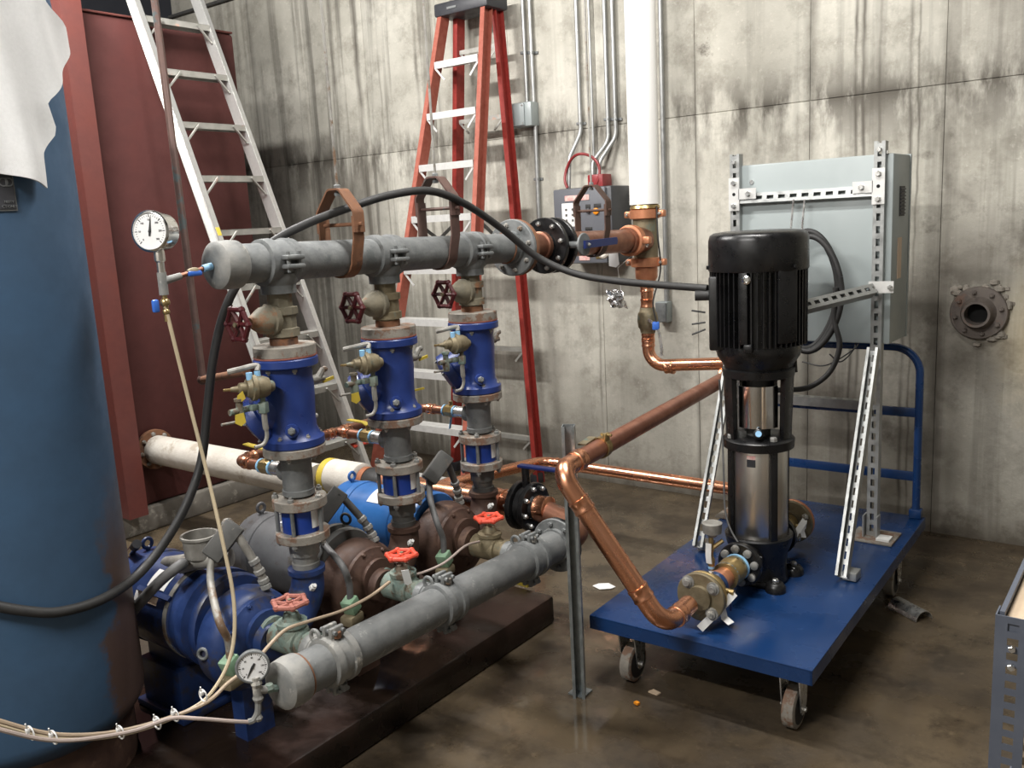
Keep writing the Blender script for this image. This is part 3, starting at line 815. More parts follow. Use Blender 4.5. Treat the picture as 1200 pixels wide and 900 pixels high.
# thin wires beside the riser
o = MB().tube(smooth_path([(HX+.075, RY-.02, rc.z+.16), (HX+.083, RY-.03, rc.z+.02), (HX+.088, RY-.02, rc.z-.15), (HX+.065, RY-.06, rc.z-.30), (HX+.08, RY-.06, ZV+.0)]), .004, 6).obj('sensor_wire', 'rubber')
single(o, 'thin black sensor wire hanging beside the copper grooved tee', 'wire')

# ================================================================== clevis hangers with rods
def clevis(y, words, m, zt, r=PR, wdt=.075):
    c = hp(y); t = thing('pipe_hanger', words, 'hanger', c+V((0, 0, -.06)), 'clevis pipe hangers')
    hw = .078; zb = zt-.115
    top = V((c.x, c.y, zt))
    # lower strap: a U under the pipe
    pts = [c+side*(-hw)+Z3*(zb-c.z+.03), c+side*(-hw)+Z3*.06]
    for k in range(11):
        a = math.pi+math.pi*k/10; pts.append(c+side*((PR+.006)*math.cos(a)*1.0)+Z3*((PR+.004)*math.sin(a)))
    pts += [c+side*(hw)+Z3*.06, c+side*hw+Z3*(zb-c.z+.03)]
    MB().ribbon(pts, hd, .044, .006).obj('strap', m, t)
    q = [c+side*(-hw-.006)+Z3*(zb-c.z-.02), c+side*(-hw-.006)+Z3*(zb-c.z+.045), top+side*-.024, top+side*.024, c+side*(hw+.006)+Z3*(zb-c.z+.045), c+side*(hw+.006)+Z3*(zb-c.z-.02)]
    MB().ribbon(fillet(q, .02, 4), hd, .044, .006).obj('yoke', m, t)
    bz = V((c.x, c.y, zb+.005))
    MB().cyl(bz-side*(hw+.022), bz+side*(hw+.022), .006, n=8).obj('cross_bolt', m, t)
    MB().cyl(top-Z3*.02, (top.x, top.y, CEIL), .0045, n=8).obj('rod', 'galv_dirty', t)
    bolt(t, top+Z3*.003, Z3, .011, 'galv', stud=False); bolt(t, top-Z3*.02, Z3, .011, 'galv', stud=False)
clevis(1.955, 'rusty orange clevis hanger on the galvanized header, closest to the dial gauge', 'rust', 1.725)
clevis(2.42, 'brown clevis hanger on the galvanized header next to the bolted grey flange', 'rust_pipe', 1.765)
clevis(3.46, 'dark brown clevis hanger holding the copper pipe in front of the grey control box', 'rust_brown', 1.735)

# ================================================================== dial gauges
def gauge(words, c, nrm, r, dep, case, needle_a, stem, loc, parts):
    nrm = V(nrm).normalized(); c = V(c); u = Z3.cross(nrm).normalized(); v = nrm.cross(u)
    t = thing('pressure_gauge', words, 'gauge', loc)
    MB().lathe(c-nrm*dep, nrm, [(0, r*.80), (.006, r*.93), (.012, r*.95), (dep*.72, r*.95), (dep*.74, r*1.02), (dep-.003, r*1.03), (dep, r*.98), (dep+.001, r*.90), (dep-.004, r*.88)], 36, cap=True).obj('case', case, t)
    dl = MB().lathe(c-nrm*.004, nrm, [(0, r*.88), (.0015, r*.88)], 32).obj('dial', 'dial', t)
    tk = MB()
    for k in range(31):
        a = math.radians(225-270*k/30); d = u*math.cos(a)+v*math.sin(a); big = k % 5 == 0
        tk.box(c-nrm*.0022+d*(r*.76), (.0022 if big else .001, r*(.14 if big else .07), .0006), axes(nrm.cross(d), d, nrm))
    tk.obj('scale_marks', 'ink', dl)
    for k in range(7):
        a = math.radians(225-270*k/6); d = u*math.cos(a)+v*math.sin(a)
        text(dl, str(k*(50 if r > .045 else 30)), r*.13, c-nrm*.0022+d*(r*.56), u, v, 'ink', 'numeral')
    a = math.radians(needle_a); d = u*math.cos(a)+v*math.sin(a); e = nrm.cross(d)
    MB().prism([(-.012*r/.05, -.0022), (0, -.0035), (r*.72, -.0005), (r*.72, .0005), (0, .0035), (-.012*r/.05, .0022)], c-nrm*.0015, d, e, 0, .0008).ball(c-nrm*.001, .004*r/.05, 8).obj('needle', 'ink', t)
    for f in parts: f(t)
    return t
gc = onx(175, 271, HX)
gtee = onx(190.5, 330, HX); capc = HA
def top_parts(t):
    MB().lathe(V((gtee.x, gtee.y, gtee.z+.02)), Z3, [(0, .010), (.03, .010), (.034, .014), (.055, .014), (.075, .010)], 10).obj('stem', 'steel', t)
    MB().cyl(gtee-Z3*.035, gtee+Z3*.024, .012, n=12).cyl(gtee, gtee.lerp(capc, .35), .011, .009, n=12).obj('tee', 'galv_old', t)
    ax = (capc-gtee)
    MB().cyl(gtee+ax*.30, capc, .0065, n=10).obj('nipple', 'copper_old', t)
    MB().lathe(gtee+ax*.50, ax, [(0, .009), (.008, .012), (.022, .012), (.03, .009)], 10).obj('needle_valve', 'brass_old', t)
    MB().box(gtee+ax*.60+V((.008, 0, -.004)), (.012, .042, .014), bev=.005).obj('valve_handle', 'blue_bright', t)
    MB().cyl(gtee+ax*.80, gtee+ax*.98, .010, n=10).obj('tape_joint', 'tape_blue', t)
    b = gtee-Z3*.05
    MB().ball(b-Z3*.005, .013, 12).ball(b-Z3*.030, .010, 12).cyl(b-Z3*.055, b+Z3*.02, .007, n=10).obj('drain_cock', 'brass', t)
    MB().box(b+V((-.004, -.026, -.012)), (.014, .018, .034), bev=.005).obj('cock_handle', 'blue_bright', t)
gauge('large stainless steel dial gauge beside the capped end of the overhead header', gc, (.44, -.89, .05), .0525, .066, 'chrome', 82, None, gtee-Z3*.05, [top_parts])

# ================================================================== valve stacks: gate valve, control valve, tee, check valve
def handwheel(parent, c, ax, r, m, spokes=5, wav=True, nm='handwheel'):
    c = V(c); ax, u, v = frame(ax); b = MB()
    n = 40; ring = []
    for k in range(n+1):
        a = 2*math.pi*k/n; rr = r*(1+(.05*math.cos(spokes*a) if wav else 0)); ring.append(c+u*(rr*math.cos(a))+v*(rr*math.sin(a)))
    b.tube(ring, r*.17, 8, cap=False)
    for k in range(spokes):
        a = 2*math.pi*k/spokes; d = u*math.cos(a)+v*math.sin(a)
        b.tube([c+d*(r*.15)-ax*r*.12, c+d*(r*.6)-ax*r*.10, c+d*r], lambda q: r*(.17-.03*q), 6)
        b.ball(c+d*(r*1.09), r*.24, 8)
    b.lathe(c-ax*r*.22, ax, [(0, r*.22), (r*.34, r*.22), (r*.40, r*.12)], 12)
    return b.obj(nm, m, parent)
near = ['over the blue-cased pump', 'over the middle pump', 'over the pump nearest the wall']
def stack(i):
    y = SY[i]; c = V((HX, y, 0)); P = lambda dx, dy, z: V((HX+dx, y+dy, z))
    zt = hp(y).z-.092
    # ---- gate valve
    t = thing('gate_valve', ['olive brass gate valve with dark red handwheel under the header end by the dial gauge', 'rust-streaked brass gate valve with dark red handwheel between two clevis hangers',
                             'brown brass gate valve with dark red handwheel below the grey bolted flange'][i], 'valve', P(0, 0, 1.28), 'gate valves under the header')
    MB().lathe(P(0, 0, 1.275), Z3, [(0, .040), (.02, .040), (.022, .050), (.045, .050), (.047, .043), (.085, .043), (.087, .050), (.108, .050), (.110, .036), (zt-1.275+.012, .036)], 8 if i == 0 else 10).obj('body', 'bronze_grey' if i != 1 else 'brass_old', t)
    hz = 1.35
    MB().lathe(P(0, -.030, hz), -Y3, [(0, .047), (.018, .049), (.022, .043), (.04, .041), (.055, .034), (.07, .025), (.085, .015)], 10).obj('bonnet', 'bronze_grey', t)
    MB().cyl(P(0, -.10, hz), P(0, -.168, hz), .007, n=10).obj('stem', 'brass_old', t)
    handwheel(t, P(0, -.155, hz), -Y3, .045, 'red_wheel', 6)
    MB().cyl(P(0, 0, 1.268), P(0, 0, 1.292), .042, n=20).obj('rusty_nipple', 'rust', t)
    # ---- control valve
    t = thing('control_valve', ['blue flanged control valve with brass pilots and yellow tags over the blue-cased pump', 'blue flanged control valve with brass pilot, middle one of the row',
                                'blue flanged control valve nearest the concrete wall, with brass pilot'][i], 'valve', P(0, 0, .94), 'blue control valves')
    flange(t, P(0, 0, 1.272), Z3, .093, .034, 'flange_grey', 0, name='companion_flange')
    MB().lathe(P(0, 0, 1.232), Z3, [(0, .090), (.004, .094), (.008, .094)], 28).obj('gasket', 'red_faded', t)
    MB().lathe(P(0, 0, .962), Z3, [(0, .090), (.004, .094), (.024, .094), (.028, .090), (.034, .082), (.055, .074), (.10, .073), (.17, .077), (.215, .075), (.24, .079), (.244, .092), (.248, .096), (.268, .096), (.272, .092)], 32).obj('body', 'blue_valve', t)
    flange(t, P(0, 0, .962), Z3, .095, .028, 'flange_grey', 0, name='companion_flange')
    bd = V((-.62, -.55, -.50)).normalized()
    bo = P(0, 0, 1.10)
    bn = MB().lathe(bo, bd, [(0, .068), (.085, .066), (.09, .080), (.105, .082), (.107, .082), (.125, .082), (.129, .076), (.14, .05)], 24).obj('bonnet', 'blue_valve', t)
    bolts(bn, bo+bd*.130, bd, .068, 6, .006, 'galv', .3)
    # raised ridge where bonnet meets the body, plugs
    MB().lathe(P(.050, -.042, 1.02), V((.75, -.62, .1)), [(0, .022), (.026, .020)], 14).obj('boss', 'blue_valve', t)
    bolt(t, P(.068, -.058, 1.023), V((.75, -.62, .1)), .012, 'galv', .018)
    bolts(t, P(0, 0, 1.204), -Z3, .076, 6, .009, 'galv_old', .9+.3*i)
    bolts(t, P(0, 0, .990), Z3, .080, 6, .008, 'galv_dirty', .4+.3*i)
    bolts(t, P(0, 0, .934), -Z3, .078, 6, .008, 'galv_dirty', .4+.3*i)
    # pilot regulator
    pc = P(.035, -.145, 1.168); pa = V((-.35, -.93, .05)).normalized()
    pl = MB().lathe(pc-pa*.055, pa, [(0, .013), (.006, .017), (.014, .017), (.016, .026), (.03, .032), (.052, .034), (.054, .038), (.066, .038), (.068, .032), (.08, .026), (.082, .018), (.10, .017), (.105, .010), (.125, .006), (.126, .004)], 18).obj('pilot_valve', 'brass_old', t)
    MB().cyl(pc+pa*.068, pc+pa*.09, .004, n=8).obj('adjusting_screw', 'brass', pl)
    for dy in (-.016, .012): MB().cyl(pc+V((0, dy, .025)), pc+V((0, dy, .046)), .009, n=10).obj('tape_joint', 'tape_blue', pl)
    MB().tube(smooth_path([pc+V((0, .012, .045)), pc+V((-.01, .02, .060)), pc+V((-.03, -.03, .055)), pc+V((-.05, -.05, .05))]), .008, 8).obj('link_pipe', 'galv_dirty', pl)
    gb = pc+V((.012, .012, -.060))
    MB().box(gb, (.026, .024, .034), rotz(.4), bev=.005).cyl(gb+Z3*.01, gb+Z3*.04, .008, n=8).box(gb+V((-.01, -.026, .004)), (.018, .024, .018), bev=.004).obj('elbow_fitting', 'verdigris', t)
    MB().tube(smooth_path([gb-Z3*.015, gb-Z3*.05, gb+V((0, .002, -.085)), gb+V((-.004, -.01, -.108)), gb+V((-.01, -.036, -.112))]), lambda q: .0085 if q < .35 else .006, 8).obj('drain_tube', 'galv_dirty', t)
    vb = pc+V((-.01, -.052, -.058))
    cw = MB().lathe(vb-Z3*.035, Z3, [(0, .012), (.02, .014), (.04, .010), (.06, .010), (.062, .014), (.07, .014)], 10).cyl(vb+V((0, .04, 0)), vb-V((0, .035, 0)), .009, n=10).obj('cock', 'verdigris', t)
    MB().cyl(vb+V((0, -.02, -.03)), vb+V((.0, -.065, -.028)), .004, n=8).obj('cock_outlet', 'galv_dirty', cw)
    if i < 2:
        MB().prism([(-.012, 0), (.012, .004), (.016, -.024), (.002, -.034), (-.014, -.024)], vb+V((.012, -.012, -.008 if i == 0 else -.03)), V((.5, .86, 0)), Z3, 0, .002).obj('tag', 'yellow', t)
        if i == 0: MB().prism([(-.010, 0), (.006, .012), (.012, -.01), (.0, -.018), (-.012, -.012)], vb+V((.012, -.0, .045)), V((.5, .86, 0)), Z3, 0, .002).obj('tag', 'yellow', t)
    # side cocks away from the pilot
    e = P(.02, .088, 1.150)
    MB().lathe(P(.01, .05, 1.150), V((.15, 1, 0)), [(0, .012), (.03, .014), (.055, .014), (.057, .009), (.075, .009)], 10).cyl(e+V((0, .01, -.0)), e+V((.0, .035, .028)), .011, .009, n=8).ball(e+V((0, .042, .026)), .010, 8).obj('test_cock', 'galv_dirty', t)
    if i < 2: MB().ribbon([e+V((.0, .03, -.012)), e+V((.0, .075, -.006))], Z3, .010, .004).obj('cock_lever', 'yellow', t)
    MB().lathe(P(.0, .05, 1.028), V((.1, 1, .1)), [(0, .010), (.012, .014), (.03, .014), (.032, .010), (.045, .009)], 10).obj('test_cock', 'galv_dirty', t)
    if i == 1: MB().ribbon([P(.0, .09, 1.030), P(.0, .155, 1.028)], Z3, .007, .003).obj('cock_lever', 'yellow', t)
    # ---- galvanised tee with ball valve branch
    t = thing('pipe_tee', 'galvanized pipe tee with brass ball valve branch ' + near[i], 'pipe fitting', P(0, 0, .80), 'branch tees')
    MB().lathe(P(0, 0, .800), Z3, [(0, .040), (.006, .050), (.022, .050), (.024, .047), (.112, .047), (.114, .050), (.130, .050), (.132, .036), (.140, .036)], 24).obj('body', 'galv', t)
    zz = .872
    MB().lathe(P(-.03, 0, zz), -X3, [(0, .034), (.03, .033), (.032, .020), (.09, .020)], 18).obj('branch', 'galv', t)
    MB().cyl(P(-.068, 0, zz), P(-.112, 0, zz), .0225, n=16).obj('nipple', 'zinc', t)
    for dx in (-.115, -.168): MB().cyl(P(dx, 0, zz), P(dx-.008, 0, zz), .0235, n=16).obj('tape_joint', 'tape_blue', t)
    bv = MB().lathe(P(-.118, 0, zz), -X3, [(0, .022), (.012, .026), (.024, .024), (.036, .026), (.05, .022)], 8).cyl(P(-.14, 0, zz), P(-.14, 0, zz+.04), .008, n=8).obj('ball_valve', 'brass', t)
    if i == 0:
        MB().ribbon([P(-.14, 0, zz+.040), P(-.17, .02, zz+.050), P(-.29, .03, zz+.052)], Y3, .022, .004).obj('lever', 'yellow', bv)
    elif i == 1:
        MB().ribbon([P(-.14, 0, zz+.040), P(-.17, .01, zz+.046), P(-.25, .01, zz+.048)], Y3, .020, .004).obj('lever', 'yellow', bv)
    else:
        MB().ribbon([P(-.14, -.0, zz-.02), P(-.145, -.01, zz-.07)], Y3, .010, .003).obj('tape_end', 'tape_blue', bv)
    # ---- silent check valve
    t = thing('check_valve', 'blue wafer check valve between two bolted flanges ' + near[i], 'valve', P(0, 0, .655), 'blue check valves')
    flange(t, P(0, 0, .798), Z3, .083, .032, 'flange_grey', 0, name='upper_flange'); flange(t, P(0, 0, .690), Z3, .083, .030, 'flange_grey', 0, name='lower_flange')
    MB().cyl(P(0, 0, .687), P(0, 0, .768), .060, n=28).obj('body', 'blue_check', t)
    for k in range(5):
        a = 2*math.pi*k/5-1.05; q = P(.073*math.cos(a), .073*math.sin(a), 0)
        MB().cyl(q+Z3*.688, q+Z3*.768, .0065, n=8).obj('stud', 'galv', t)
        bolt(t, q+Z3*.798, Z3, .010, 'galv_old'); bolt(t, q+Z3*.660, -Z3, .010, 'galv_old')
    a0 = -.42; b = MB(); vs = []; n = 5
    for k in range(n+1):
        a = a0+.5*k/n+ .25
        for z in (.705, .760): vs.append(P(.0612*math.cos(a), .0612*math.sin(a), z))
    b.add(vs, [(2*k, 2*k+2, 2*k+3, 2*k+1) for k in range(n)]); b.obj('label_sticker', 'paper', t)
    MB().lathe(P(0, 0, .660), -Z3, [(0, .040), (.008, .040), (.010, .048), (.05, .046), (.052, .040), (.075, .038), (.077, .044), (.095, .042)], 20).obj('neck', ['galv_old', 'dark_grey', 'dark_grey'][i], t)
for i in range(3): stack(i)

# bypass header in copper behind the stacks
BX = HX-.30; zz = .872
t = thing('bypass_pipe', 'thin copper bypass pipe joining the three ball valve branches', 'pipe', (BX, 2.1, .85))
MB().tube(fillet([(HX-.168, SY[0], zz), (BX, SY[0], zz), (BX, SY[2], zz), (HX-.168, SY[2], zz)], .035), .0175, 14).obj('pipe', 'copper_old', t)
MB().cyl((HX-.168, SY[1], zz), (BX, SY[1], zz), .0175, n=14).obj('branch', 'copper_old', t)
for c, ax in (((BX+.055, SY[0], zz), X3), ((BX, SY[0]+.055, zz), Y3), ((BX, SY[1]-.04, zz), Y3), ((BX, SY[1]+.04, zz), Y3), ((BX+.05, SY[1], zz), X3), ((BX, SY[2]-.055, zz), Y3), ((BX+.055, SY[2], zz), X3)):
    collar(t, c, ax, .0175, 'copper', .035)

# rusty upright pipe with its arm
q0, q1 = atd(176, -40, 3.25), atd(237, 441, 3.25)
mx, my = (q0.x+q1.x)/2, (q0.y+q1.y)/2
t = thing('rusty_upright_pipe', 'thin dark rusty upright pipe in front of the red tank', 'pipe', q1)
top = V((q1.x, q1.y, CEIL)); q0e = q1+(q0-q1)*1.65
MB().tube([q1, q1.lerp(q0, .5), q0, q0e], .0135, 12).obj('pipe', 'rust_pipe', t)
e1 = q1-Z3*.012
MB().ball(e1, .020, 12).cyl(e1, e1+V((.028, .03, .004)), .018, n=12).obj('elbow', 'rust_pipe', t)
MB().cyl(e1, V((HX-.06, SY[0]-.10, 1.20)), .0125, n=12).obj('arm', 'rust', t)

# ================================================================== control box and conduits on the wall
t = thing('control_box', 'grey wall-mounted control box with orange lamp behind the overhead pipe', 'control box', ony(690, 312, 4.35))
a, b_ = ony(651, 222, 4.26), ony(712, 222, 4.26); zb = ony(690, 309, 4.26).z; zt_ = ony(690, 219, 4.26).z
cx, wd, hh = (a.x+b_.x)/2, b_.x-a.x, zt_-zb; fy = 4.26
MB().box((cx+.01, (fy+W)/2+.005, (zb+zt_)/2), (wd+.02, W-fy, hh), bev=.014).obj('enclosure', 'box_dark', t)
MB().box((cx-.01, fy-.004, (zb+zt_)/2), (wd-.0, .02, hh-.006), bev=.012).obj('cover', 'box_grey', t)
def face(px, py): p = ony(px, py, fy-.015); return p
for px, py, w_, h_, m, nm in ((676, 232, .16, .030, 'pink_label', 'label'), (668, 252, .105, .13, 'white', 'display_plate'), (700, 241, .045, .022, 'ink', 'caption_plate'), (689, 242, .03, .024, 'ink', 'caption_plate'),
                              (690, 268, .045, .018, 'ink', 'caption_plate'), (685, 300, .07, .05, 'pink_label', 'label'), (703, 300, .05, .03, 'brass', 'catch')):
    p = face(px, py); MB().box(p, (w_, .006, h_), bev=.002).obj(nm, m, t)
for dx in (-.022, .02):
    for dz in (-.03, .0, .03):
        p = face(668, 252)+V((dx, -.004, dz)); MB().box(p, (.012, .003, .012)).obj('mark', 'dark_grey', t)
p = face(699, 247.5); MB().lathe(p, -Y3, [(0, .018), (.01, .018), (.014, .012)], 16).obj('pilot_lamp', 'orange', t)
p = face(690, 247); MB().lathe(p, -Y3, [(0, .014), (.012, .014), (.014, .010)], 14).obj('switch_knob', 'plastic_dark', t)
p = face(680, 210); MB().box(V((p.x+.03, 4.40, p.z-.02)), (.10, .10, .09), bev=.006).obj('relay', 'red', t)
cpts = []
pc = ony(682, 205, 4.36)
for k in range(17):
    a = math.radians(215-250*k/16); cpts.append(pc+V((.115*math.cos(a), .01*math.sin(3*a), .115*math.sin(a)+.0)))
o = MB().tube(smooth_path(cpts, 3), .008, 8).obj('red_cable', 'red')
single(o, 'red cable loop above the grey control box', 'cable')

cw = W-.022
def wp(px, py): return ony(px, py, cw)
def conduit(words, pts, r=.012, clips=(), bend=.10):
    t = thing('wall_conduit', words, 'conduit', pts[-1], 'wall conduits')
    MB().tube(fillet(pts, bend, 5), r, 10).obj('tube', 'strut', t)
    for p in clips:
        MB().box(p+V((.0, .004, 0)), (r*2.6, .03, .016), bev=.003).box(p+V((r+.012, .016, 0)), (.02, .006, .014)).obj('clip', 'galv', t)
def lift(p, dz): return V((p.x, p.y, p.z+dz))
def plumb(a, z): return V((a.x, a.y, z))
jb = wp(617, 135)
conduit('galvanized conduit entering the top of the grey junction box, farther from the white riser', [plumb(wp(615, 60), CEIL), plumb(wp(615, 60), jb.z+.06)], .012, [wp(613, 62)])
conduit('galvanized conduit entering the top of the grey junction box, closer to the white riser', [plumb(wp(623, 60), CEIL), plumb(wp(623, 60), jb.z+.06)], .012, [wp(623, 62)])
conduit('galvanized conduit running down from the grey junction box', [plumb(wp(629, 180), jb.z-.06), plumb(wp(631, 250), 1.42)], .013, [wp(629, 210)])
k0 = wp(680, 140)
conduit('galvanized conduit bending into the control box by the red cable loop', [plumb(k0, CEIL), plumb(k0, wp(684, 155).z), wp(674, 185)+V((0, -.06, 0)), V((wp(674, 190).x, cw-.08, zt_-.01))], .012, [wp(679, 145)])
k1 = wp(712, 130)
conduit('galvanized conduit of a close pair over the control box, farther from the riser', [plumb(k1, CEIL), plumb(k1, wp(713, 165).z), wp(701, 190)+V((0, -.06, 0)), V((wp(702, 200).x, cw-.08, zt_-.01))], .012, [wp(711, 140)])
k2 = wp(721, 130)
conduit('galvanized conduit of a close pair over the control box, closer to the riser', [plumb(k2, CEIL), plumb(k2, wp(722, 160).z), wp(709, 190)+V((0, -.06, 0)), V((wp(709, 200).x, cw-.08, zt_-.01))], .012, [wp(721, 140)])
k3 = wp(693, 100)
conduit('thin dark conduit painted like the wall behind the control box', [plumb(k3, CEIL), plumb(k3, 1.5)], .008)
t = thing('junction_box', 'grey junction box on the wall conduits beside the red stepladder', 'electrical box', jb-Z3*.07)
MB().box(jb+V((0, -.015, 0)), (.15, .085, .14), bev=.01).obj('box', 'cab_grey', t)
MB().box(jb+V((-.02, -.062, 0)), (.10, .012, .125), bev=.004).obj('cover', 'cab_grey', t)
for dx in (-.06, .02):
    for dz in (-.05, .05): bolt(t, jb+V((dx, -.068, dz)), -Y3, .005, 'zinc', stud=False)
k4 = wp(779, 250)
conduit('grey conduit running down the wall behind the white riser', [plumb(k4, CEIL), plumb(k4, wp(779, 355).z)], .013)
sb = wp(779, 365)
t = thing('switch_box', 'small grey outlet box on the wall behind the copper drop pipe', 'electrical box', sb-Z3*.05)
MB().box(sb+V((0, -.01, 0)), (.075, .065, .115), bev=.008).obj('box', 'cab_grey', t)
MB().box(sb+V((0, -.046, 0)), (.066, .008, .105), bev=.003).obj('cover', 'galv', t)

# flanged sleeve stub in the wall
fc = ony(1148, 366, W)
t = thing('wall_flange', 'dark bolted pipe flange with open stub set in the concrete wall', 'flange', fc-Z3*.12)
f = MB().lathe(fc+V((0, .02, 0)), -Y3, [(0, .118), (.045, .120), (.052, .116), (.054, .075), (.075, .062), (.115, .058), (.115, .048), (.04, .046), (.03, .0)], 36, cap=False).obj('flange', 'flange_wall', t)
bolts(f, fc+V((0, -.034, 0)), -Y3, .095, 8, .011, 'flange_wall', .2)
MB().lathe(fc+V((0, -.02, 0)), Y3, [(0, .0465), (.001, .0465)], 24).obj('bore', 'dark_hole', t)
mb = MB()
for k in range(46):
    a = rnd.uniform(.2, 2.6) if k < 30 else rnd.uniform(-1.9, -.7); r0 = rnd.uniform(.10, .15)
    mb.ball(fc+V((r0*math.cos(a), .004-rnd.uniform(0, .02), r0*math.sin(a))), rnd.uniform(.008, .02), 7, (1.3, .8, .9))
o = mb.obj('mortar', 'mortar', t); o['kind'] = 'stuff'

# ================================================================== pumps
AZ = .462
PX = HX
pump_words = ['dark blue motor pump with blue casing beside the blue tank', 'pump with grey motor and rust brown casing in the middle of the row', 'pump with light blue motor and rust brown casing next to the black flanged suction valve']
vol_m = ['blue_pump', 'rust_brown', 'rust_brown']; mot_m = ['blue_pump', 'grey_motor', 'blue_motor']
def cylpatch(x0, x1, y, z, r, a0, a1, n=6):
    vs = []
    for k in range(n+1):
        a = a0+(a1-a0)*k/n
        for x in (x0, x1):
            for rr in (r, r+.0012): vs.append((x, y+rr*math.cos(a), z+rr*math.sin(a)))
    fs = []
    for k in range(n):
        q = 4*k; fs += [(q+1, q+5, q+7, q+3), (q, q+2, q+6, q+4), (q, q+4, q+5, q+1), (q+2, q+3, q+7, q+6)]
    fs += [(0, 1, 3, 2), (4*n, 4*n+2, 4*n+3, 4*n+1)]
    return MB().add(vs, fs)
def pump(i):
    y = PY[i]; P = lambda dx, dy, dz: V((PX+dx, y+dy, AZ+dz))
    t = thing('end_suction_pump', pump_words[i], 'pump', (PX-.2, y, PADZ))
    VZ = -.035
    vl = MB().lathe(P(-.062, 0, VZ), X3, [(0, .118), (.006, .138), (.022, .150), (.05, .154), (.085, .150), (.108, .138), (.118, .120)], 44).obj('volute', vol_m[i], t, 50)
    sy = SY[i]-y
    MB().tube(smooth_path([P(0, -.02, VZ-.085), P(0, .08, VZ-.085), P(0, .165, -.055), P(0, sy-.012, .015), P(0, sy, .062), P(0, sy, .098)], 6), lambda q: .062-.014*q, 22).obj('discharge_neck', vol_m[i], vl)
    MB().lathe(P(0, sy, .085), Z3, [(0, .050), (.003, .058), (.018, .058), (.02, .050)], 22).obj('neck_collar', vol_m[i], vl)
    cv = MB().lathe(P(.050, 0, VZ*.5), X3, [(0, .120), (.012, .118), (.018, .104), (.03, .092), (.036, .060), (.075, .052)], 32).obj('front_cover', vol_m[i], t)
    bolts(cv, P(.062, 0, VZ*.5), X3, .111, 8, .008, 'rust_brown' if i else 'blue_pump', .3)
    MB().lathe(P(.078, 0, 0), X3, [(0, .052), (.002, .070), (.018, .070), (.02, .052)], 24).obj('suction_flange', vol_m[i], t)
    # adapter + motor along -X
    m = mot_m[i]
    MB().lathe(P(-.058, 0, 0), -X3, [(0, .140), (.010, .146), (.022, .146), (.026, .128), (.040, .120), (.050, .132), (.055, .149), (.075, .150), (.08, .146)], 36).obj('adapter', m if i != 1 else 'dark_grey', t)
    R0 = .145 if i == 0 else .132
    MB().lathe(P(-.115, 0, 0), -X3, [(0, R0+.004), (.03, R0+.005), (.034, R0-.003), (.075, R0-.003), (.078, R0), (.315, R0), (.318, R0+.004), (.345, R0+.004), (.35, R0), (.415, R0-.002), (.435, R0-.016), (.446, R0-.05)], 40).obj('motor_body', m, t)
    if i == 0:
        MB().lathe(P(-.195, 0, 0), -X3, [(0, R0+.002), (.012, R0+.003), (.02, R0+.001)], 40).obj('band', 'galv_dirty', t)
    # feet and base
    b = MB(); b.box((PX-.36, y, .20), (.22, .19, PADZ*2-.06), bev=.01); b.box((PX-.36, y, .29), (.18, .14, .10)); b.box((PX-.36, y, PADZ+.012), (.26, .22, .022), bev=.004)
    b.obj('foot', vol_m[i] if i == 0 else 'rust_brown', t)
    MB().box((PX-.02, y, PADZ+.115), (.06, .10, .23)).obj('casing_support', vol_m[i], t)
    # lifting eye
    MB().torus(P(-.50, -.0, R0+.022), X3, .016, .006, 20, 8).cyl(P(-.50, 0, R0-.01), P(-.50, 0, R0+.008), .008, n=8).obj('lifting_eye', m, t)
    if i == 0:
        MB().cyl(P(-.535, -.04, .145), P(-.500, -.045, .168), .014, n=12).obj('grease_cup', 'chrome', t)
        MB().cyl(P(-.500, -.045, .168), P(-.472, -.05, .186), .015, n=12).obj('grease_cap', 'plastic_dark', t)
        for x0, x1, a0, a1, mm in ((-.335, -.245, 2.00, 2.42, 'paper'), (-.375, -.325, 2.50, 2.78, 'paper'), (-.318, -.255, 2.50, 2.74, 'tan_label')):
            cylpatch(PX+x0, PX+x1, y, AZ, R0+.0005, a0, a1).obj('sticker', mm, t)
        MB().box(P(-.28, -.120, .086), (.17, .016, .012), Matrix.Rotation(.6, 3, 'X')).obj('plate_ledge', m, t)
        MB().torus(P(.0, -.155, -.02), V((.5, -1, .2)), .014, .005, 18, 8).obj('lifting_lug', 'galv', t)
    elif i == 1:
        cylpatch(PX-.36, PX-.29, y, AZ, R0+.0005, 1.35, 1.8).obj('sticker', 'paper', t)
        MB().torus(P(-.10, .05, .162), V((.3, -1, 0)), .018, .005, 18, 8).obj('lifting_lug', 'black_matte', t)
    else:
        cylpatch(PX-.33, PX-.20, y, AZ, R0+.0005, 1.7, 2.3).obj('sticker', 'paper', t)
        cylpatch(PX-.14, PX-.10, y, AZ, .155, 2.0, 2.3).obj('tag', 'yellow', t)
        MB().torus(P(-.065, -.09, .155), V((.6, -.8, 0)), .020, .004, 18, 8).obj('lifting_lug', 'black_matte', t)
    # tilted switch box with a threaded hose down to the casing
    d = V((.25, .66, .70)).normalized(); n_ = V((.75, -.62, .30)); n_ = (n_-d*n_.dot(d)).normalized(); s_ = d.cross(n_)
    bc = P(-.05, -.015, .262) if i == 0 else P(-.09, -.02, .235) if i == 1 else P(.01, -.04, .265)
    bx = MB().box(bc, (.060, .056, .118), axes(s_, n_, d), bev=.006).obj('switch_box', 'dark_grey', t)
    MB().box(bc+n_*.029, (.056, .004, .112), axes(s_, n_, d), bev=.002).obj('lid', 'dark_grey', bx)
    h0 = bc+n_*.02+d*.045; e = P(.02, .06, .105) if i else P(.03, .055, .11)
    path = smooth_path([h0, h0.lerp(e, .35)+Z3*.012, h0.lerp(e, .75)+Z3*.02, e+V((-.004, .0, .012)), e], 6)
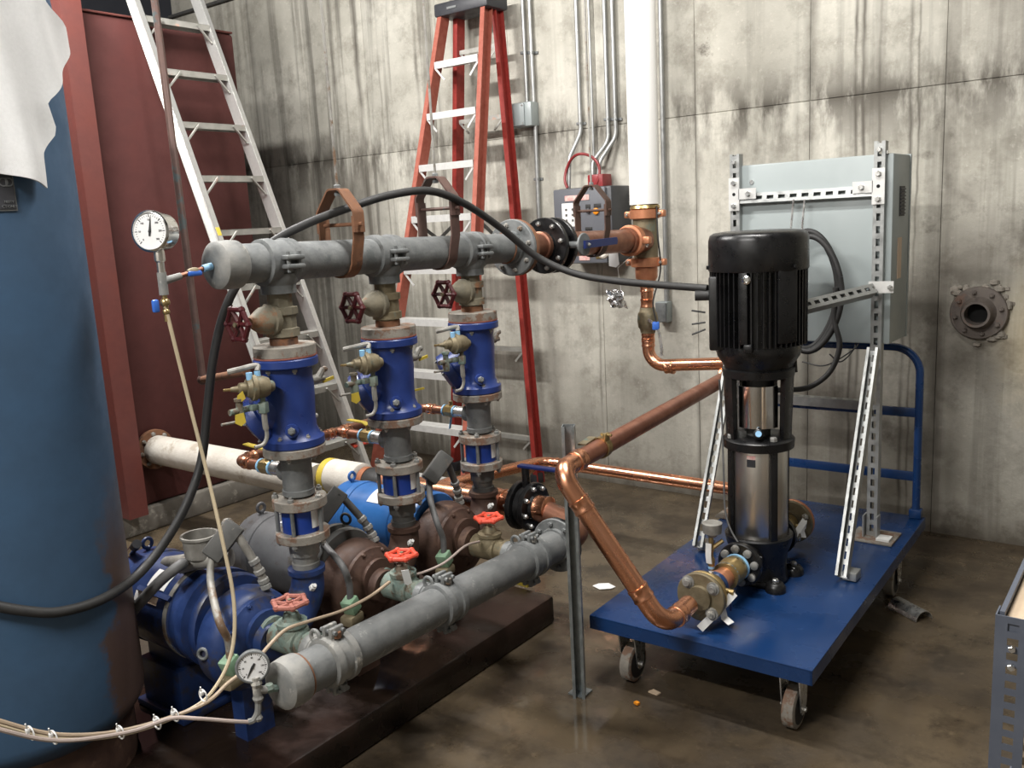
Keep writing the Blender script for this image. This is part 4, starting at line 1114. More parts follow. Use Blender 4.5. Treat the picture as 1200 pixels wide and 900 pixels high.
    MB().tube(path, .0125, 10).obj('hose', 'dark_grey' if i else 'galv_dirty', t)
    for k in (10, 13, 16, 19):
        q, q2 = path[k], path[k+1]; MB().lathe(q, q2-q, [(0, .0135), (.003, .017), (.015, .017), (.018, .0135)], 8).obj('union', 'galv_old', t)
    # solenoid with green coil on the casing side
    sc_ = P(.10, -.135, -.035)
    MB().box(sc_, (.044, .044, .050), Matrix.Rotation(.35, 3, 'X') @ rotz(.2), bev=.005).obj('solenoid_coil', 'green_sol', t)
    MB().box(sc_+V((.0, -.0, -.045)), (.05, .07, .035), rotz(.2), bev=.01).cyl(sc_+V((0, .01, -.045)), sc_+V((-.05, .06, -.045)), .012, n=8).obj('solenoid_body', 'brass_old', t)
    hb = bc-d*.05
    MB().tube(smooth_path([hb, hb+V((.03, -.035, -.06)), sc_+V((-.01, -.015, .14)), sc_+V((0, 0, .075)), sc_+V((0, 0, .02))], 7), .011, 10).obj('conduit', 'grey_cable' if i else 'galv_dirty', t)
    if i:  # grey feeder cable to the box
        MB().tube(smooth_path([hb, hb+V((-.05, .03, -.05)), P(-.24, .02, .17), P(-.32, .0, .155)], 6), .012, 10).obj('feeder', 'grey_cable', t)
    bolt(t, P(.038, sy-.02, .045), V((.8, -.1, .6)), .012, 'white', .02)
    if i == 0:   # galvanised open conduit cup and body above the motor
        cb = ony(238, 663, 1.43)
        MB().lathe(cb, Z3, [(0, .030), (.03, .036), (.034, .048), (.090, .051), (.093, .056), (.100, .056), (.100, .049), (.04, .044), (.04, .0)], 20, cap=False).obj('conduit_cup', 'galv_dirty', t)
        MB().cyl(cb+V((-.02, -.03, .02)), cb+V((.09, .04, .03)), .026, n=12).cyl(cb+V((-.075, -.03, -.005)), cb+V((-.01, -.025, .018)), .024, n=10).cyl(P(-.36, -.02, .13), cb+V((0, 0, .02)), .024, n=12).obj('conduit_body', 'galv_dirty', t)
        MB().ball(cb+V((.0, .10, .10)), .020, 10).obj('plug', 'galv_dirty', t)
        pts = [cb+V((-.07, -.03, -.004)), ony(213, 661, 1.35), ony(190, 679, 1.30), ony(168, 702, 1.27), ony(152, 722, 1.27), ony(140, 745, 1.29)]
        MB().tube(smooth_path(pts, 6), .016, 12).obj('motor_cable', 'grey_cable', t)
for i in range(3): pump(i)

# ================================================================== lower suction header
LX = -1.77
bA, bB = onx(331, 803, LX), onx(655, 637, LX)
ld = (bB-bA).normalized(); ls = ld.cross(Z3).normalized()
def lp(y): return bA+ld*((y-bA.y)/ld.y)
YE = 2.50
t = thing('suction_header', 'low galvanized suction header pipe lying in front of the pumps', 'pipe', lp(1.9))
MB().cyl(lp(1.315), lp(YE), PR, n=32).obj('pipe', 'galv_low', t)
MB().lathe(lp(1.262), ld, [(0, .034), (.003, .050), (.012, .063), (.045, .067), (.068, .065), (.074, .058)], 32).obj('end_cap', 'galv_old', t)
MB().torus(lp(1.336), ld, PR+.002, .0035).obj('rust_ring', 'rust', t)
for k, y in enumerate(PY):
    c = lp(y); s = saddle(t, c, ld, V((-1, 0, .0)), 'galv_old' if k == 0 else 'galv', length=.085, outlet=.10, ro=.036)
    MB().torus(c+V((-.035, -.03, .068)), ld, .017, .0055, 20, 8).obj('eye', 'galv_old' if k == 0 else 'galv', s)
    MB().cyl(c+V((.02, .0, .066)), c+V((.02, .0, .082)), .011, n=6).obj('clamp_bolt', 'rust' if k == 0 else 'galv_dirty', s)
    MB().cyl(c+V((.025, .0, -.066)), c+V((.025, .0, -.085)), .012, n=6).obj('clamp_bolt', 'galv', s)
flange(t, lp(YE+.012), -ld, .100, .022, 'galv', 8, .010, 'galv', .2, hub=.066)

sv_words = ['green-tinged gate valve with faded rusty handwheel beside the blue-cased pump', 'gate valve with bright red handwheel and paper tag beside the middle pump', 'tan gate valve with red handwheel beside the low black flanged valve']
wh_m = ['red_faded', 'red_hot', 'red_hot']
for i in range(3):
    y = PY[i]+.012; z = lp(PY[i]).z; x0, x1 = LX-.098, PX+.096
    t = thing('gate_valve', sv_words[i], 'valve', ((x0+x1)/2, y, z-.05), 'suction gate valves')
    xm = -1.955; L = x0-x1
    vm = 'verdigris' if i < 2 else 'brass_old'
    MB().lathe((x1, y, z), X3, [(0, .050), (.016, .050), (.018, .036), (.03, .036), (.032, .044), (L-.05, .044), (L-.048, .036), (L-.02, .036), (L-.018, .044), (L, .044)], 16).obj('body', vm, t)
    MB().lathe((xm, y, z), Z3, [(0, .046), (.03, .046), (.045, .038), (.048, .044), (.06, .044), (.065, .028), (.085, .020), (.087, .014), (.10, .013)], 14).obj('bonnet', vm, t)
    MB().cyl((xm, y, z+.09), (xm, y, z+.125), .006, n=8).obj('stem', 'brass_old', t)
    handwheel(t, (xm, y, z+.115), Z3, .043, wh_m[i], 6)
    MB().cyl((x1-.004, y, z), (x1+.014, y, z), .047, n=18).obj('rusty_union', 'rust', t)
    if i == 1:
        MB().prism([(-.012, 0), (.012, 0), (.015, -.055), (.008, -.062), (-.010, -.060)], (xm+.045, y-.035, z+.085), V((.6, .8, 0)), Z3+V((.1, -.25, 0)), 0, .0015).obj('tag', 'paper', t)

# ================================================================== large suction line from the red tank
QY = 2.705; z0 = .452; z1 = .485
def qp(x): return V((x, 2.61+.095*min(1, (x+4.5)/2.4), z0+(z1-z0)*(x+4.5)/2.6))
t = thing('suction_line', 'thick white-wrapped suction pipe bolted to the rust red tank', 'pipe', qp(-3.6))
flange(t, qp(-4.525), X3, .112, .026, 'rust', 8, .012, 'galv_dirty', .1)
MB().lathe(qp(-4.53), X3, [(0, .070), (.02, .080), (1.35, .082), (1.36, .082)], 32).obj('insulation', 'white_wrap', t)
MB().cyl(qp(-3.155), qp(-3.12), .0835, n=32).obj('yellow_band', 'yellow', t)
MB().lathe(qp(-3.12), X3, [(0, .082), (.19, .084), (.20, .070)], 32).obj('insulation', 'white_wrap', t)
MB().cyl(qp(-2.925), qp(-2.89), .066, n=28).obj('clamp_band', 'orange_ring', t)
MB().lathe(qp(-2.89), X3, [(0, .062), (.015, .068), (.085, .068), (.10, .062)], 28).obj('rubber_joint', 'rubber', t)
MB().cyl(qp(-2.79), qp(-2.755), .066, n=28).obj('clamp_band', 'orange_ring', t)
t = thing('copper_suction_pipe', 'thick bright copper suction fitting behind the third pump', 'pipe', qp(-2.5))
MB().cyl(qp(-2.76), qp(-2.09), .050, n=28).obj('pipe', 'copper', t)
for x in (-2.62, -2.36, -2.16): collar(t, qp(x), X3, .050, 'copper', .05)
MB().cyl(qp(-2.50), qp(-2.50)+V((0, .09, 0)), .042, n=20).obj('tee_branch', 'copper', t)
t = thing('butterfly_valve', 'black flanged butterfly valve with dark blue lever low behind the suction header', 'valve', qp(-2.13))
flange(t, qp(-2.075), -X3, .098, .022, 'black', 8, .010, 'zinc', .2, hub=.056)
MB().lathe(qp(-2.053), X3, [(0, .072), (.006, .080), (.034, .080), (.04, .072)], 28).obj('valve_body', 'black', t)
flange(t, qp(-1.990), X3, .098, .022, 'black', 8, .010, 'zinc', .2, hub=.056)
q = qp(-2.032)
MB().cyl(q+Z3*.07, q+Z3*.16, .016, n=12).obj('stem', 'black', t)
MB().box(q+V((.10, .0, .165)), (.26, .032, .012), Matrix.Rotation(-.02, 3, 'Y'), bev=.003).obj('lever', 'blue_handle', t)
t = thing('copper_elbow_spool', 'copper elbow joining the black valve to the suction header end', 'pipe', V((LX-.05, QY-.02, z1-.06)))
le = lp(YE+.06)
MB().tube(fillet([qp(-1.992), V((LX, QY, le.z)), V((LX, le.y-.03, le.z))], .075, 9), .047, 24).obj('elbow', 'copper_old', t)
collar(t, qp(-1.955), X3, .047, 'copper', .06)
flange(t, lp(YE+.016), -ld, .100, .022, 'black', 8, .010, 'galv', .2)

# low gauge at the header end
g2 = onx(295, 783, LX+.0); g2 = onx(296, 782, LX-.01)
def low_parts(t):
    b = onx(301, 806, LX-.01); cc = lp(1.262); e = onx(303, 842, LX-.01)
    MB().cyl(b+Z3*.03, b-Z3*.035, .011, n=10).cyl(b-Z3*.005, b-Z3*.005+(cc-b)*.45, .010, n=10).ball(b+Z3*.012, .015, 8).ball(b-Z3*.028, .014, 8).obj('tee', 'galv_old', t)
    MB().cyl(b+(cc-b)*.45-Z3*.003, cc, .010, n=8).ball(b+(cc-b)*.62, .014, 8).obj('nipple', 'verdigris', t)
    MB().tube(smooth_path([b-Z3*.03, e+Z3*.018, e+V((-.006, -.01, .0)), e+V((-.012, -.022, -.002))]), .008, 8).ball(e+Z3*.002, .011, 8).obj('elbow', 'galv_old', t)
gauge('small white dial gauge standing at the capped end of the suction header', g2, (.80, -.58, .12), .041, .030, 'galv', 238, None, onx(303, 842, LX-.01), [low_parts])

# ================================================================== black hose, plastic tubes
hose = [(829, 338, -1.345), (775, 334, -1.52), (720, 329, -1.70), (672, 320, -1.86), (628, 300, -1.99), (588, 268, -2.045), (545, 239, -2.055), (505, 224, -2.07), (460, 228, -2.10), (410, 243, -2.14), (360, 262, -2.20),
        (318, 285, -2.26), (285, 322, -2.30), (263, 365, -2.33), (250, 420, -2.36), (243, 480, -2.38), (236, 540, -2.38), (218, 592, -2.36), (190, 640, -2.34), (158, 677, -2.31)]
o = MB().tube(smooth_path([onx(*h) for h in hose]+[on_tank(*q, .0145) for q in ((118, 703), (70, 717), (30, 716), (-15, 708), (-60, 698))], 6), .0135, 12).obj('power_cable', 'rubber')
single(o, 'thick black power cable sagging from the black motor over the header to the blue tank', 'cable')
tA = [(192, 352, -2.15), (205, 405, -2.14), (225, 485, -2.12), (244, 560, -2.08), (262, 640, -2.01), (274, 705, -1.96), (272, 762, -1.93), (252, 806, -1.91), (222, 832, -1.91), (150, 859, -1.93), (70, 866, -1.95), (0, 850, -1.97), (-50, 832, -2.0)]
o = MB().tube(smooth_path([onx(*h) for h in tA], 6), .0052, 8).obj('plastic_tube', 'tube_tan')
single(o, 'tan plastic tube hanging from the stainless gauge down past the blue pump', 'tube')
p0 = V((-1.955, PY[1]-.05, lp(PY[1]).z+.045))
tB = [p0, onx(432, 700, -1.93), onx(400, 716, -1.92), onx(362, 728, -1.90), onx(335, 738, -1.885), onx(315, 757, -1.87), onx(297, 778, -1.87), onx(268, 800, -1.875), onx(235, 827, -1.885), onx(150, 855, -1.905), onx(70, 861, -1.925), onx(0, 845, -1.945), onx(-50, 827, -1.97)]
o = MB().tube(smooth_path(tB, 6), .0052, 8).obj('plastic_tube', 'tube_pink')
single(o, 'pinkish tan tube from the red-handled middle gate valve into the tied bundle', 'tube')
e = onx(303, 842, LX-.01)
tC = [e+V((-.012, -.022, -.002)), onx(270, 845, LX-.04), onx(230, 842, -1.84), onx(200, 842, -1.87), onx(150, 858, -1.885), onx(70, 868, -1.91), onx(0, 855, -1.93), onx(-50, 838, -1.95)]
o = MB().tube(smooth_path(tC, 6), .005, 8).obj('plastic_tube', 'tube_grey')
single(o, 'greyish plastic tube from the small white dial gauge into the tied bundle', 'tube')
p1 = V((-1.955, PY[2]-.05, lp(PY[2]).z+.045))
tD = [p1, onx(545, 640, -1.92), onx(520, 660, -1.91), onx(492, 672, -1.92), onx(478, 672, -1.94)]
o = MB().tube(smooth_path(tD, 6), .0045, 8).obj('plastic_tube', 'tube_grey')
single(o, 'dark tube sagging between the two red-handled gate valves', 'tube')
for px, py, x in ((238, 815, -1.895), (205, 838, -1.895), (184, 847, -1.90), (141, 858, -1.91), (63, 864, -1.93), (36, 859, -1.935)):
    c = onx(px, py, x); d = (onx(px+8, py-5, x)-onx(px-8, py+3, x)).normalized()
    t = thing('cable_tie', 'white cable tie round the tan tube bundle', 'cable tie', c, 'cable ties on the tube bundle')
    MB().torus(c, d, .0155, .002, 16, 6).obj('loop', 'white', t)
    MB().box(c+V((.012, -.010, .014)), (.008, .008, .010), bev=.001).cyl(c+V((.012, -.010, .014)), c+V((.016, -.014, .034)), .0018, n=6).obj('tail', 'white', t)
# grey conduit lying on the pad
o = MB().tube(smooth_path([onz(140, 772, PADZ+.018), onz(180, 785, PADZ+.018), onz(225, 788, PADZ+.018), onz(275, 778, PADZ+.018)]), .016, 12).obj('floor_conduit', 'grey_cable')
single(o, 'grey flexible conduit lying on the pad under the dark blue motor', 'conduit')

# ================================================================== platform cart
DZ = .25
ca = math.radians(1.0); cu, cv_ = V((math.cos(ca), math.sin(ca), 0)), V((-math.sin(ca), math.cos(ca), 0))
CO = V((-1.567, 2.410, 0)); CWd, CL = .765, 1.53
def cp(a, b, z): return CO+cu*a+cv_*b+V((0, 0, z))
crot = axes(cu, cv_, Z3)
t = thing('platform_cart', 'blue steel platform cart carrying the black upright pump', 'cart', cp(CWd/2, CL/2, 0))
dk = MB().box(cp(CWd/2, CL/2, DZ-.004), (CWd, CL, .008), crot, bev=.003)
for a, b, sx, sy in ((CWd/2, .004, CWd, .008), (CWd/2, CL-.004, CWd, .008), (.004, CL/2, .008, CL), (CWd-.004, CL/2, .008, CL)):
    dk.box(cp(a, b, DZ-.026), (sx, sy, .046), crot)
dk.obj('deck', 'blue_cart', t)
for b in (.3, .75, 1.2): MB().box(cp(CWd/2, b, DZ-.028), (CWd-.02, .05, .03), crot).obj('cross_member', 'blue_cart', t)
for a, b in ((.115, .09), (CWd-.085, .09), (.115, CL-.30), (CWd-.065, CL-.30)):
    c = cp(a, b, 0); rot = crot; cs = MB()
    cs.box(c+V((0, 0, .201)), (.095, .115, .008), rot)
    for s in (-1, 1): cs.prism([(-.045, .197), (.045, .197), (.022, .062), (.012, .050), (-.012, .050), (-.022, .062)], c+cu*(s*.030), cv_, Z3, -.002, .002)
    fk = cs.obj('caster_fork', 'zinc', t)
    MB().lathe(c+V((0, 0, .066))-cu*.021, cu, [(0, .040), (0, .058), (.004, .066), (.038, .066), (.042, .058), (.042, .040)], 28).obj('wheel', 'flange_grey', fk)
    MB().lathe(c+V((0, 0, .066))-cu*.023, cu, [(0, .012), (.002, .052), (.044, .052), (.046, .012)], 20).obj('hub', 'black_matte', fk)
    MB().cyl(c+V((0, 0, .066))-cu*.040, c+V((0, 0, .066))+cu*.040, .008, n=8).obj('axle', 'zinc', fk)
ha, hb_ = CWd-.036, .045; hy = CL-.018
MB().tube(fillet([cp(ha, hy, DZ-.03), cp(ha, hy, .99), cp(hb_, hy, .99), cp(hb_, hy, DZ-.03)], .11, 8), .0165, 14).obj('handle', 'blue_cart', t)
for z in (.712, .432): MB().box(cp((ha+hb_)/2, hy, z), (ha-hb_, .012, .040), crot, bev=.002).obj('handle_bar', 'blue_cart', t)
for a in (ha, hb_): MB().box(cp(a, hy, DZ+.02), (.05, .05, .04), crot, bev=.006).obj('handle_socket', 'blue_cart', t)

# ================================================================== upright multistage pump
vx, vy = -1.195, 3.0
tc = V((-vx, -vy, 0)).normalized(); tl = V((tc.y, -tc.x, 0))        # towards camera side; towards the left of it
tl = Z3.cross(tc)*-1
t = thing('multistage_pump', 'tall black upright pump with stainless steel sleeve on the blue cart', 'pump', (vx, vy, DZ))
def vp(a, b, z): return V((vx, vy, z))+tc*a+tl*b
b = MB()
b.box((vx, vy, DZ+.012), (.17, .20, .024), bev=.006)
for sx in (-1, 1):
    for sy in (-1, 1): b.lathe((vx+sx*.098, vy+sy*.092, DZ), Z3, [(0, .036), (.020, .036), (.034, .026), (.036, .02)], 16); b.box((vx+sx*.085, vy+sy*.082, DZ+.014), (.05, .05, .028), rotz(.78))
b.lathe((vx, vy, DZ+.01), Z3, [(0, .105), (.02, .100), (.06, .098), (.10, .104), (.14, .118), (.165, .122), (.17, .118)], 32)
base = b.obj('base', 'black', t)
for sx in (-1, 1):
    for sy in (-1, 1): bolt(base, (vx+sx*.098, vy+sy*.092, DZ+.034), Z3, .012, 'zinc', stud=False)
FZ = .362
for sg, yy in ((-1, 2.815), (1, 3.185)):
    fo = MB().lathe((vx, yy, FZ), (0, -sg, 0), [(0, .076), (.003, .079), (.022, .079), (.026, .06), (.10, .055)], 32).obj('port_flange', 'black', t)
    if sg < 0:
        ax, u, v = frame((0, -1, 0))
        for k in range(8):
            a = 2*math.pi*k/8+.18; q = V((vx, yy, FZ))+u*(.060*math.cos(a))+v*(.060*math.sin(a))
            MB().lathe(q, ax, [(0, .0145), (.010, .0145), (.0125, .011)], 16).obj('flange_bolt', 'galv_old', fo)
    else: bolts(fo, (vx, yy, FZ), Y3, .060, 4, .010, 'zinc', .4)
MB().lathe((vx, vy, .415), Z3, [(0, .101), (.004, .1025), (.341, .1025), (.345, .101)], 48).obj('sleeve', 'steel', t)
for k in range(4):
    a = math.radians(62+90*k); d = tc*math.cos(a)+tl*math.sin(a)
    MB().box(V((vx, vy, .585))+d*.110, (.013, .026, .345), axes(d, Z3.cross(d), Z3), bev=.003).obj('stay_bolt', 'black', t)
cylp = MB(); vs = []
for k in range(5):
    a = .10+.30*k/4
    d = tc*math.cos(a)+tl*math.sin(a)
    for z in (.700, .728, .742): vs.append(V((vx, vy, z))+d*.1032)
lab = MB().add(vs, [(3*k, 3*k+3, 3*k+4, 3*k+1) for k in range(4)]); lab.obj('rating_label', 'plastic_dark', t)
MB().add(vs, [(3*k+1, 3*k+4, 3*k+5, 3*k+2) for k in range(4)]).obj('maker_label', 'pink_label', t)
# lantern (motor stool) with a window
MB().lathe((vx, vy, .752), Z3, [(0, .112), (.004, .124), (.034, .126), (.04, .120), (.046, .085)], 40).obj('lantern_base', 'black', t)
for k in range(4):
    a = math.radians(62+90*k); d = tc*math.cos(a)+tl*math.sin(a); bolt(t, V((vx, vy, .795))+d*.108, Z3, .013, 'galv_old', stud=False)
for cen in (90, 270):
    vs = []; n = 12; b = MB()
    for k in range(n+1):
        a = math.radians(cen-42+84*k/n); d = tc*math.cos(a)+tl*math.sin(a)
        for r0, z in ((.100, .785), (.114, .785), (.122, 1.02), (.104, 1.02)): vs.append(V((vx, vy, z))+d*r0)
    fs = []
    for k in range(n):
        for j in range(4): fs.append((4*k+j, 4*k+(j+1) % 4, 4*k+4+(j+1) % 4, 4*k+4+j))
    fs += [(3, 2, 1, 0), tuple(4*n+j for j in range(4))]
    b.add(vs, fs).obj('lantern_side', 'black', t)
MB().cyl((vx, vy, .79), (vx, vy, 1.0), .042, n=20).obj('coupling', 'dark_grey', t)
for sg in (1, -1):
    vs = []; n = 10
    for k in range(n+1):
        a = math.radians(-52+104*k/n); d = tc*math.cos(a)*sg+tl*math.sin(a)
        for r0, z in ((.082, .835), (.084, .835), (.084, .985), (.082, .985)): vs.append(V((vx, vy, z))+d*r0)
    fs = [(4*k+j, 4*k+(j+1) % 4, 4*k+4+(j+1) % 4, 4*k+4+j) for k in range(n) for j in range(4)]+[(3, 2, 1, 0), tuple(4*n+j for j in range(4))]
    MB().add(vs, fs).obj('coupling_guard', 'chrome', t)
MB().lathe(vp(.085, .0, .815), tc+V((0, 0, .35)), [(0, .018), (.02, .018), (.022, .014), (.026, .013)], 14).obj('vent_plug', 'black', t)
MB().lathe(vp(.110, .0, .824), tc+V((0, 0, .35)), [(0, .011), (.006, .011)], 12).obj('vent_cap', 'tape_blue', t)
# motor
MB().lathe((vx, vy, 1.012), Z3, [(0, .116), (.004, .124), (.030, .126), (.034, .118), (.05, .125), (.075, .142), (.10, .148), (.115, .146), (.118, .13)], 44).obj('motor_flange', 'black', t)
MB().cyl((vx, vy, 1.12), (vx, vy, 1.40), .142, n=44).obj('motor_body', 'black', t)
fb = MB()
for k in range(52):
    a = 2*math.pi*k/52; d = V((math.cos(a), math.sin(a), 0))
    fb.box(V((vx, vy, 1.262))+d*.153, (.026, .0042, .262), axes(d, Z3.cross(d), Z3))
fb.obj('cooling_fins', 'black', t)
for aa in (0.30, -.62): # smooth pads between the fins
    d = tc*math.cos(aa)+tl*math.sin(aa); MB().box(V((vx, vy, 1.27))+d*.154, (.026, .03 if aa > 0 else .075, .25), axes(d, Z3.cross(d), Z3), bev=.004).obj('casing_pad', 'black', t)
MB().lathe((vx, vy, 1.388), Z3, [(0, .158), (.0, .168), (.004, .1705), (.105, .169), (.122, .164), (.130, .152), (.134, .12), (.134, .0)], 52, cap=False).obj('fan_cover', 'black', t, 50)
for aa in (-.75, 1.4): 
    d = tc*math.cos(aa)+tl*math.sin(aa); bolt(t, V((vx, vy, 1.402))+d*.170, d, .007, 'black', stud=False)
d = tc*math.cos(.22)+tl*math.sin(.22)
MB().lathe(V((vx, vy, 1.365))+d*.155, d, [(0, .015), (.02, .015), (.022, .009), (.016, .008)], 14).obj('eye_plug', 'chrome', t)
d = tc*math.cos(.20)+tl*math.sin(.20)
MB().box(V((vx, vy, 1.132))+d*.162, (.026, .030, .030), axes(d, Z3.cross(d), Z3), bev=.005).obj('motor_lug', 'black', t)
# terminal box on the side, with glands
tb = V((vx, vy, 1.245))+tl*.128+tc*.02
MB().box(tb, (.13, .075, .26), axes(tc, tl, Z3), bev=.008).obj('terminal_box', 'black', t)
gl = vp(.03, .19, 1.30)
MB().cyl(vp(.03, .165, 1.305), vp(.03, .215, 1.305), .018, n=12).obj('cable_gland', 'rubber', t)
for dz, tw in ((0, .004), (-.035, .018), (-.06, .03)):
    MB().cyl(vp(.03, .180, 1.245+dz), vp(.03, .228, 1.245+dz+.012-tw), .0035, n=6).obj('stub_wire', 'rubber', t)
MB().cyl(vp(-.02, -.12, 1.09), vp(-.02, -.125, 1.02), .010, n=8).obj('plug_tail', 'rubber', t)
MB().tube(smooth_path([onx(843, 445, -1.31), vp(.0, .128, .86), vp(.04, .122, .66), vp(.075, .112, .50), vp(.118, .055, .405), vp(.15, -.01, .385)]), .0035, 6).obj('earth_wire', 'grey_cable', t)

def plate(pts, wd, th, nm, m, parent):
    pts = [V(p) for p in pts]; L = (pts[-1]-pts[0]).normalized(); N = V((.37, -.88, .30)); N = (N-L*N.dot(L)).normalized()
    return MB().ribbon(pts, N.cross(L), wd, th).obj(nm, m, parent)
# ---- inlet train on the near side: check valve, copper nipple, flanged ball valve
t = thing('inlet_valve_set', 'brass flanged ball valve and check valve joined to the upright pump, by the copper elbow', 'valve', (vx, 2.60, DZ))
zf = FZ
MB().lathe((vx, 2.815-.002, zf), -Y3, [(0, .042), (.012, .044), (.016, .040), (.03, .046), (.055, .050), (.085, .047), (.098, .042), (.10, .048), (.118, .048), (.12, .038)], 20).obj('check_valve', 'brass', t)
for yy in (2.798, 2.708): MB().torus((vx, yy, zf), Y3, .043, .005, 24, 8).obj('sealant_ring', 'tape_blue', t)
MB().cyl((vx, 2.705, zf), (vx, 2.60, zf), .036, n=20).obj('copper_nipple', 'copper_paint', t)
MB().cyl((vx, 2.655, zf), (vx, 2.605, zf), .040, n=20).obj('copper_collar', 'copper_paint', t)
MB().lathe((vx, 2.628, zf), -Y3, [(0, .040), (.004, .046), (.022, .046), (.026, .040)], 20).obj('blue_ring', 'blue_cart', t)
MB().lathe((vx, 2.605, zf), -Y3, [(0, .038), (.01, .050), (.03, .056), (.06, .058), (.085, .056)], 20).obj('valve_body', 'brass', t)
fo = flange(t, (vx, 2.500, zf), -Y3, .083, .016, 'brass_old', 0, hub=.042)
flange(t, (vx, 2.525, zf), -Y3, .080, .014, 'brass', 0)
ax, u, v = frame((0, -1, 0))
for k in range(4):
    a = 2*math.pi*k/4+.72; q = V((vx, 2.500, zf))+u*(.062*math.cos(a))+v*(.062*math.sin(a))
    MB().lathe(q, ax, [(0, .022), (.003, .022), (.004, .016), (.010, .015), (.011, .010), (.016, .010)], 18).obj('flange_bolt', 'galv_old', fo)
sv = V((vx+.055, 2.565, zf+.012))
MB().cyl(sv, sv+V((.035, 0, .0)), .010, n=10).obj('stem', 'brass', t)
h0 = sv+V((.036, 0, 0))
plate([h0, ony(846, 711, 2.535), ony(820, 737, 2.47)], .025, .004, 'lever', 'white', t)
plate([ony(846, 711, 2.54), ony(849, 724, 2.54), ony(857, 731, 2.53)], .022, .003, 'lever_tab', 'white', t)
bolt(t, (vx+.01, 2.565, zf+.058), Z3, .010, 'zinc', stud=False)
MB().cyl((vx+.062, 2.60, zf-.02), (vx+.062, 2.60, zf-.07), .004, n=6).obj('tie_tail', 'blue_handle', t)
# gauge standing on the train
gb = V((vx-.035, 2.665, zf+.03))
MB().cyl(gb, gb+Z3*.12, .008, n=10).lathe(gb+Z3*.015, Z3, [(0, .012), (.02, .014), (.03, .010)], 8).obj('gauge_stem', 'brass', t)
MB().cyl(gb+Z3*.005, gb+Z3*.022, .011, n=10).obj('tape_joint', 'tape_blue', t)
MB().ball(gb+Z3*.075, .013, 10).cyl(gb+Z3*.075, gb+V((.035, .02, .105)), .008, n=8).obj('gauge_cock', 'brass', t)
gx = gb+V((.004, .002, .120))
gt = thing('flat_gauge', 'small grey round gauge facing up beside the slotted strut on the cart', 'gauge', gx)
MB().lathe(gx, Z3, [(0, .014), (.012, .020), (.014, .031), (.044, .034), (.048, .034), (.05, .030), (.049, .0)], 24, cap=False).obj('case', 'galv_dirty', gt)
MB().ribbon([gb+V((-.0, -.018, .10)), gb+V((.0, -.022, .06)), gb+V((.002, -.020, .03))], X3, .020, .004).obj('lever', 'white', t)

# ---- outlet train on the wall side
t = thing('outlet_valve_set', 'brass ball valve with white lever and round flange behind the upright pump', 'valve', (vx, 3.32, DZ))
MB().lathe((vx, 3.188, zf), Y3, [(0, .038), (.012, .042), (.02, .040), (.04, .046), (.075, .046), (.10, .040), (.12, .040)], 20).obj('valve_body', 'brass', t)
MB().torus((vx, 3.206, zf), Y3, .043, .005, 24, 8).obj('sealant_ring', 'tape_blue', t)
fo = flange(t, (vx, 3.330, zf), -Y3, .086, .016, 'brass_old', 4, .013, 'zinc', .5, hub=.045)
flange(t, (vx, 3.350, zf), -Y3, .086, .016, 'copper_paint', 0)
q = V((vx+.045, 3.265, zf+.01))
MB().cyl(q, q+X3*.03, .009, n=8).obj('stem', 'brass', t)
plate([q+V((.03, 0, .004)), ony(943, 610, 3.25), ony(931, 628, 3.20)], .022, .004, 'lever', 'white', t)
plate([ony(943, 610, 3.252), ony(940, 622, 3.25), ony(942, 630, 3.245)], .018, .003, 'lever_tab', 'white', t)
# copper suction run to the black valve
t = thing('copper_suction_run', 'slim copper pipe running along the wall base to the back of the upright pump', 'pipe', (-1.9, 3.46, .35))
SR = .027; pz = zf
ry = 3.47; pz2 = ony(700, 550, ry).z
MB().tube(fillet([(vx, 3.345, zf), (vx, ry, zf), (vx-.25, ry, pz2), (-2.50, ry, pz2), (-2.50, QY+.09, z1)], .075, 8), SR, 18).obj('pipe', 'copper', t)
for c, ax in (((-2.39, ry, pz2), X3), ((-2.5, ry-.12, pz2-.003), Y3), ((vx-.12, ry, zf+.02), X3)): collar(t, c, ax, SR, 'copper', .05)

# ================================================================== strut stand with electrical cabinet
t = thing('strut_stand', 'slotted galvanized strut frame bolted on the cart behind the black pump', 'frame', (-1.24, 3.60, DZ))
pl, pr_, py_ = -1.535, -.957, 3.60
for x in (pl, pr_):
    strut('post', (x, py_, DZ+.008), (x, py_, 1.822), (0, -1, 0), t)
    MB().box((x+.01, py_+.01, DZ+.005), (.17, .16, .009), bev=.002).obj('base_plate', 'flange_grey', t)
    for s in (-1, 1): MB().box((x+s*.026, py_-.005, DZ+.055), (.006, .05, .09)).obj('base_angle', 'strut', t)
    MB().box((x+.055, py_-.02, DZ+.014), (.05, .06, .008)).obj('washer_plate', 'white', t)
cz = ony(945, 228, py_-.02).z
strut('cross_bar', (pl+.022, py_, cz), (pr_-.022, py_, cz), (0, -1, .2), t)
for x, s, px, py in ((pl, 1, 859, 228), (pr_, -1, 1031, 218)):
    z = ony(px, py, py_-.02).z
    tp = MB().box((x, py_-.006, z), (.046, .005, .135)).box((x+s*.058, py_-.006, z), (.075, .005, .044)).obj('tee_plate', 'alu_white', t)
    for dx, dz in ((0, .047), (0, -.047), (s*.062, 0)): bolt(tp, (x+dx, py_-.009, z+dz), -Y3, .011, 'zinc', stud=False)
    MB().lathe((x, py_-.0085, z), -Y3, [(0, .007), (.0006, .007)], 12).obj('hole', 'dark_hole', tp)
for x in (pl, pr_):
    bolt(t, (x, py_-.004, 1.79), -Y3, .010, 'zinc', stud=False)
strut('diagonal_brace', (-.922, 3.115, DZ+.012), (pr_+.012, py_-.050, 1.03), V((0, 1, -.3)), t)
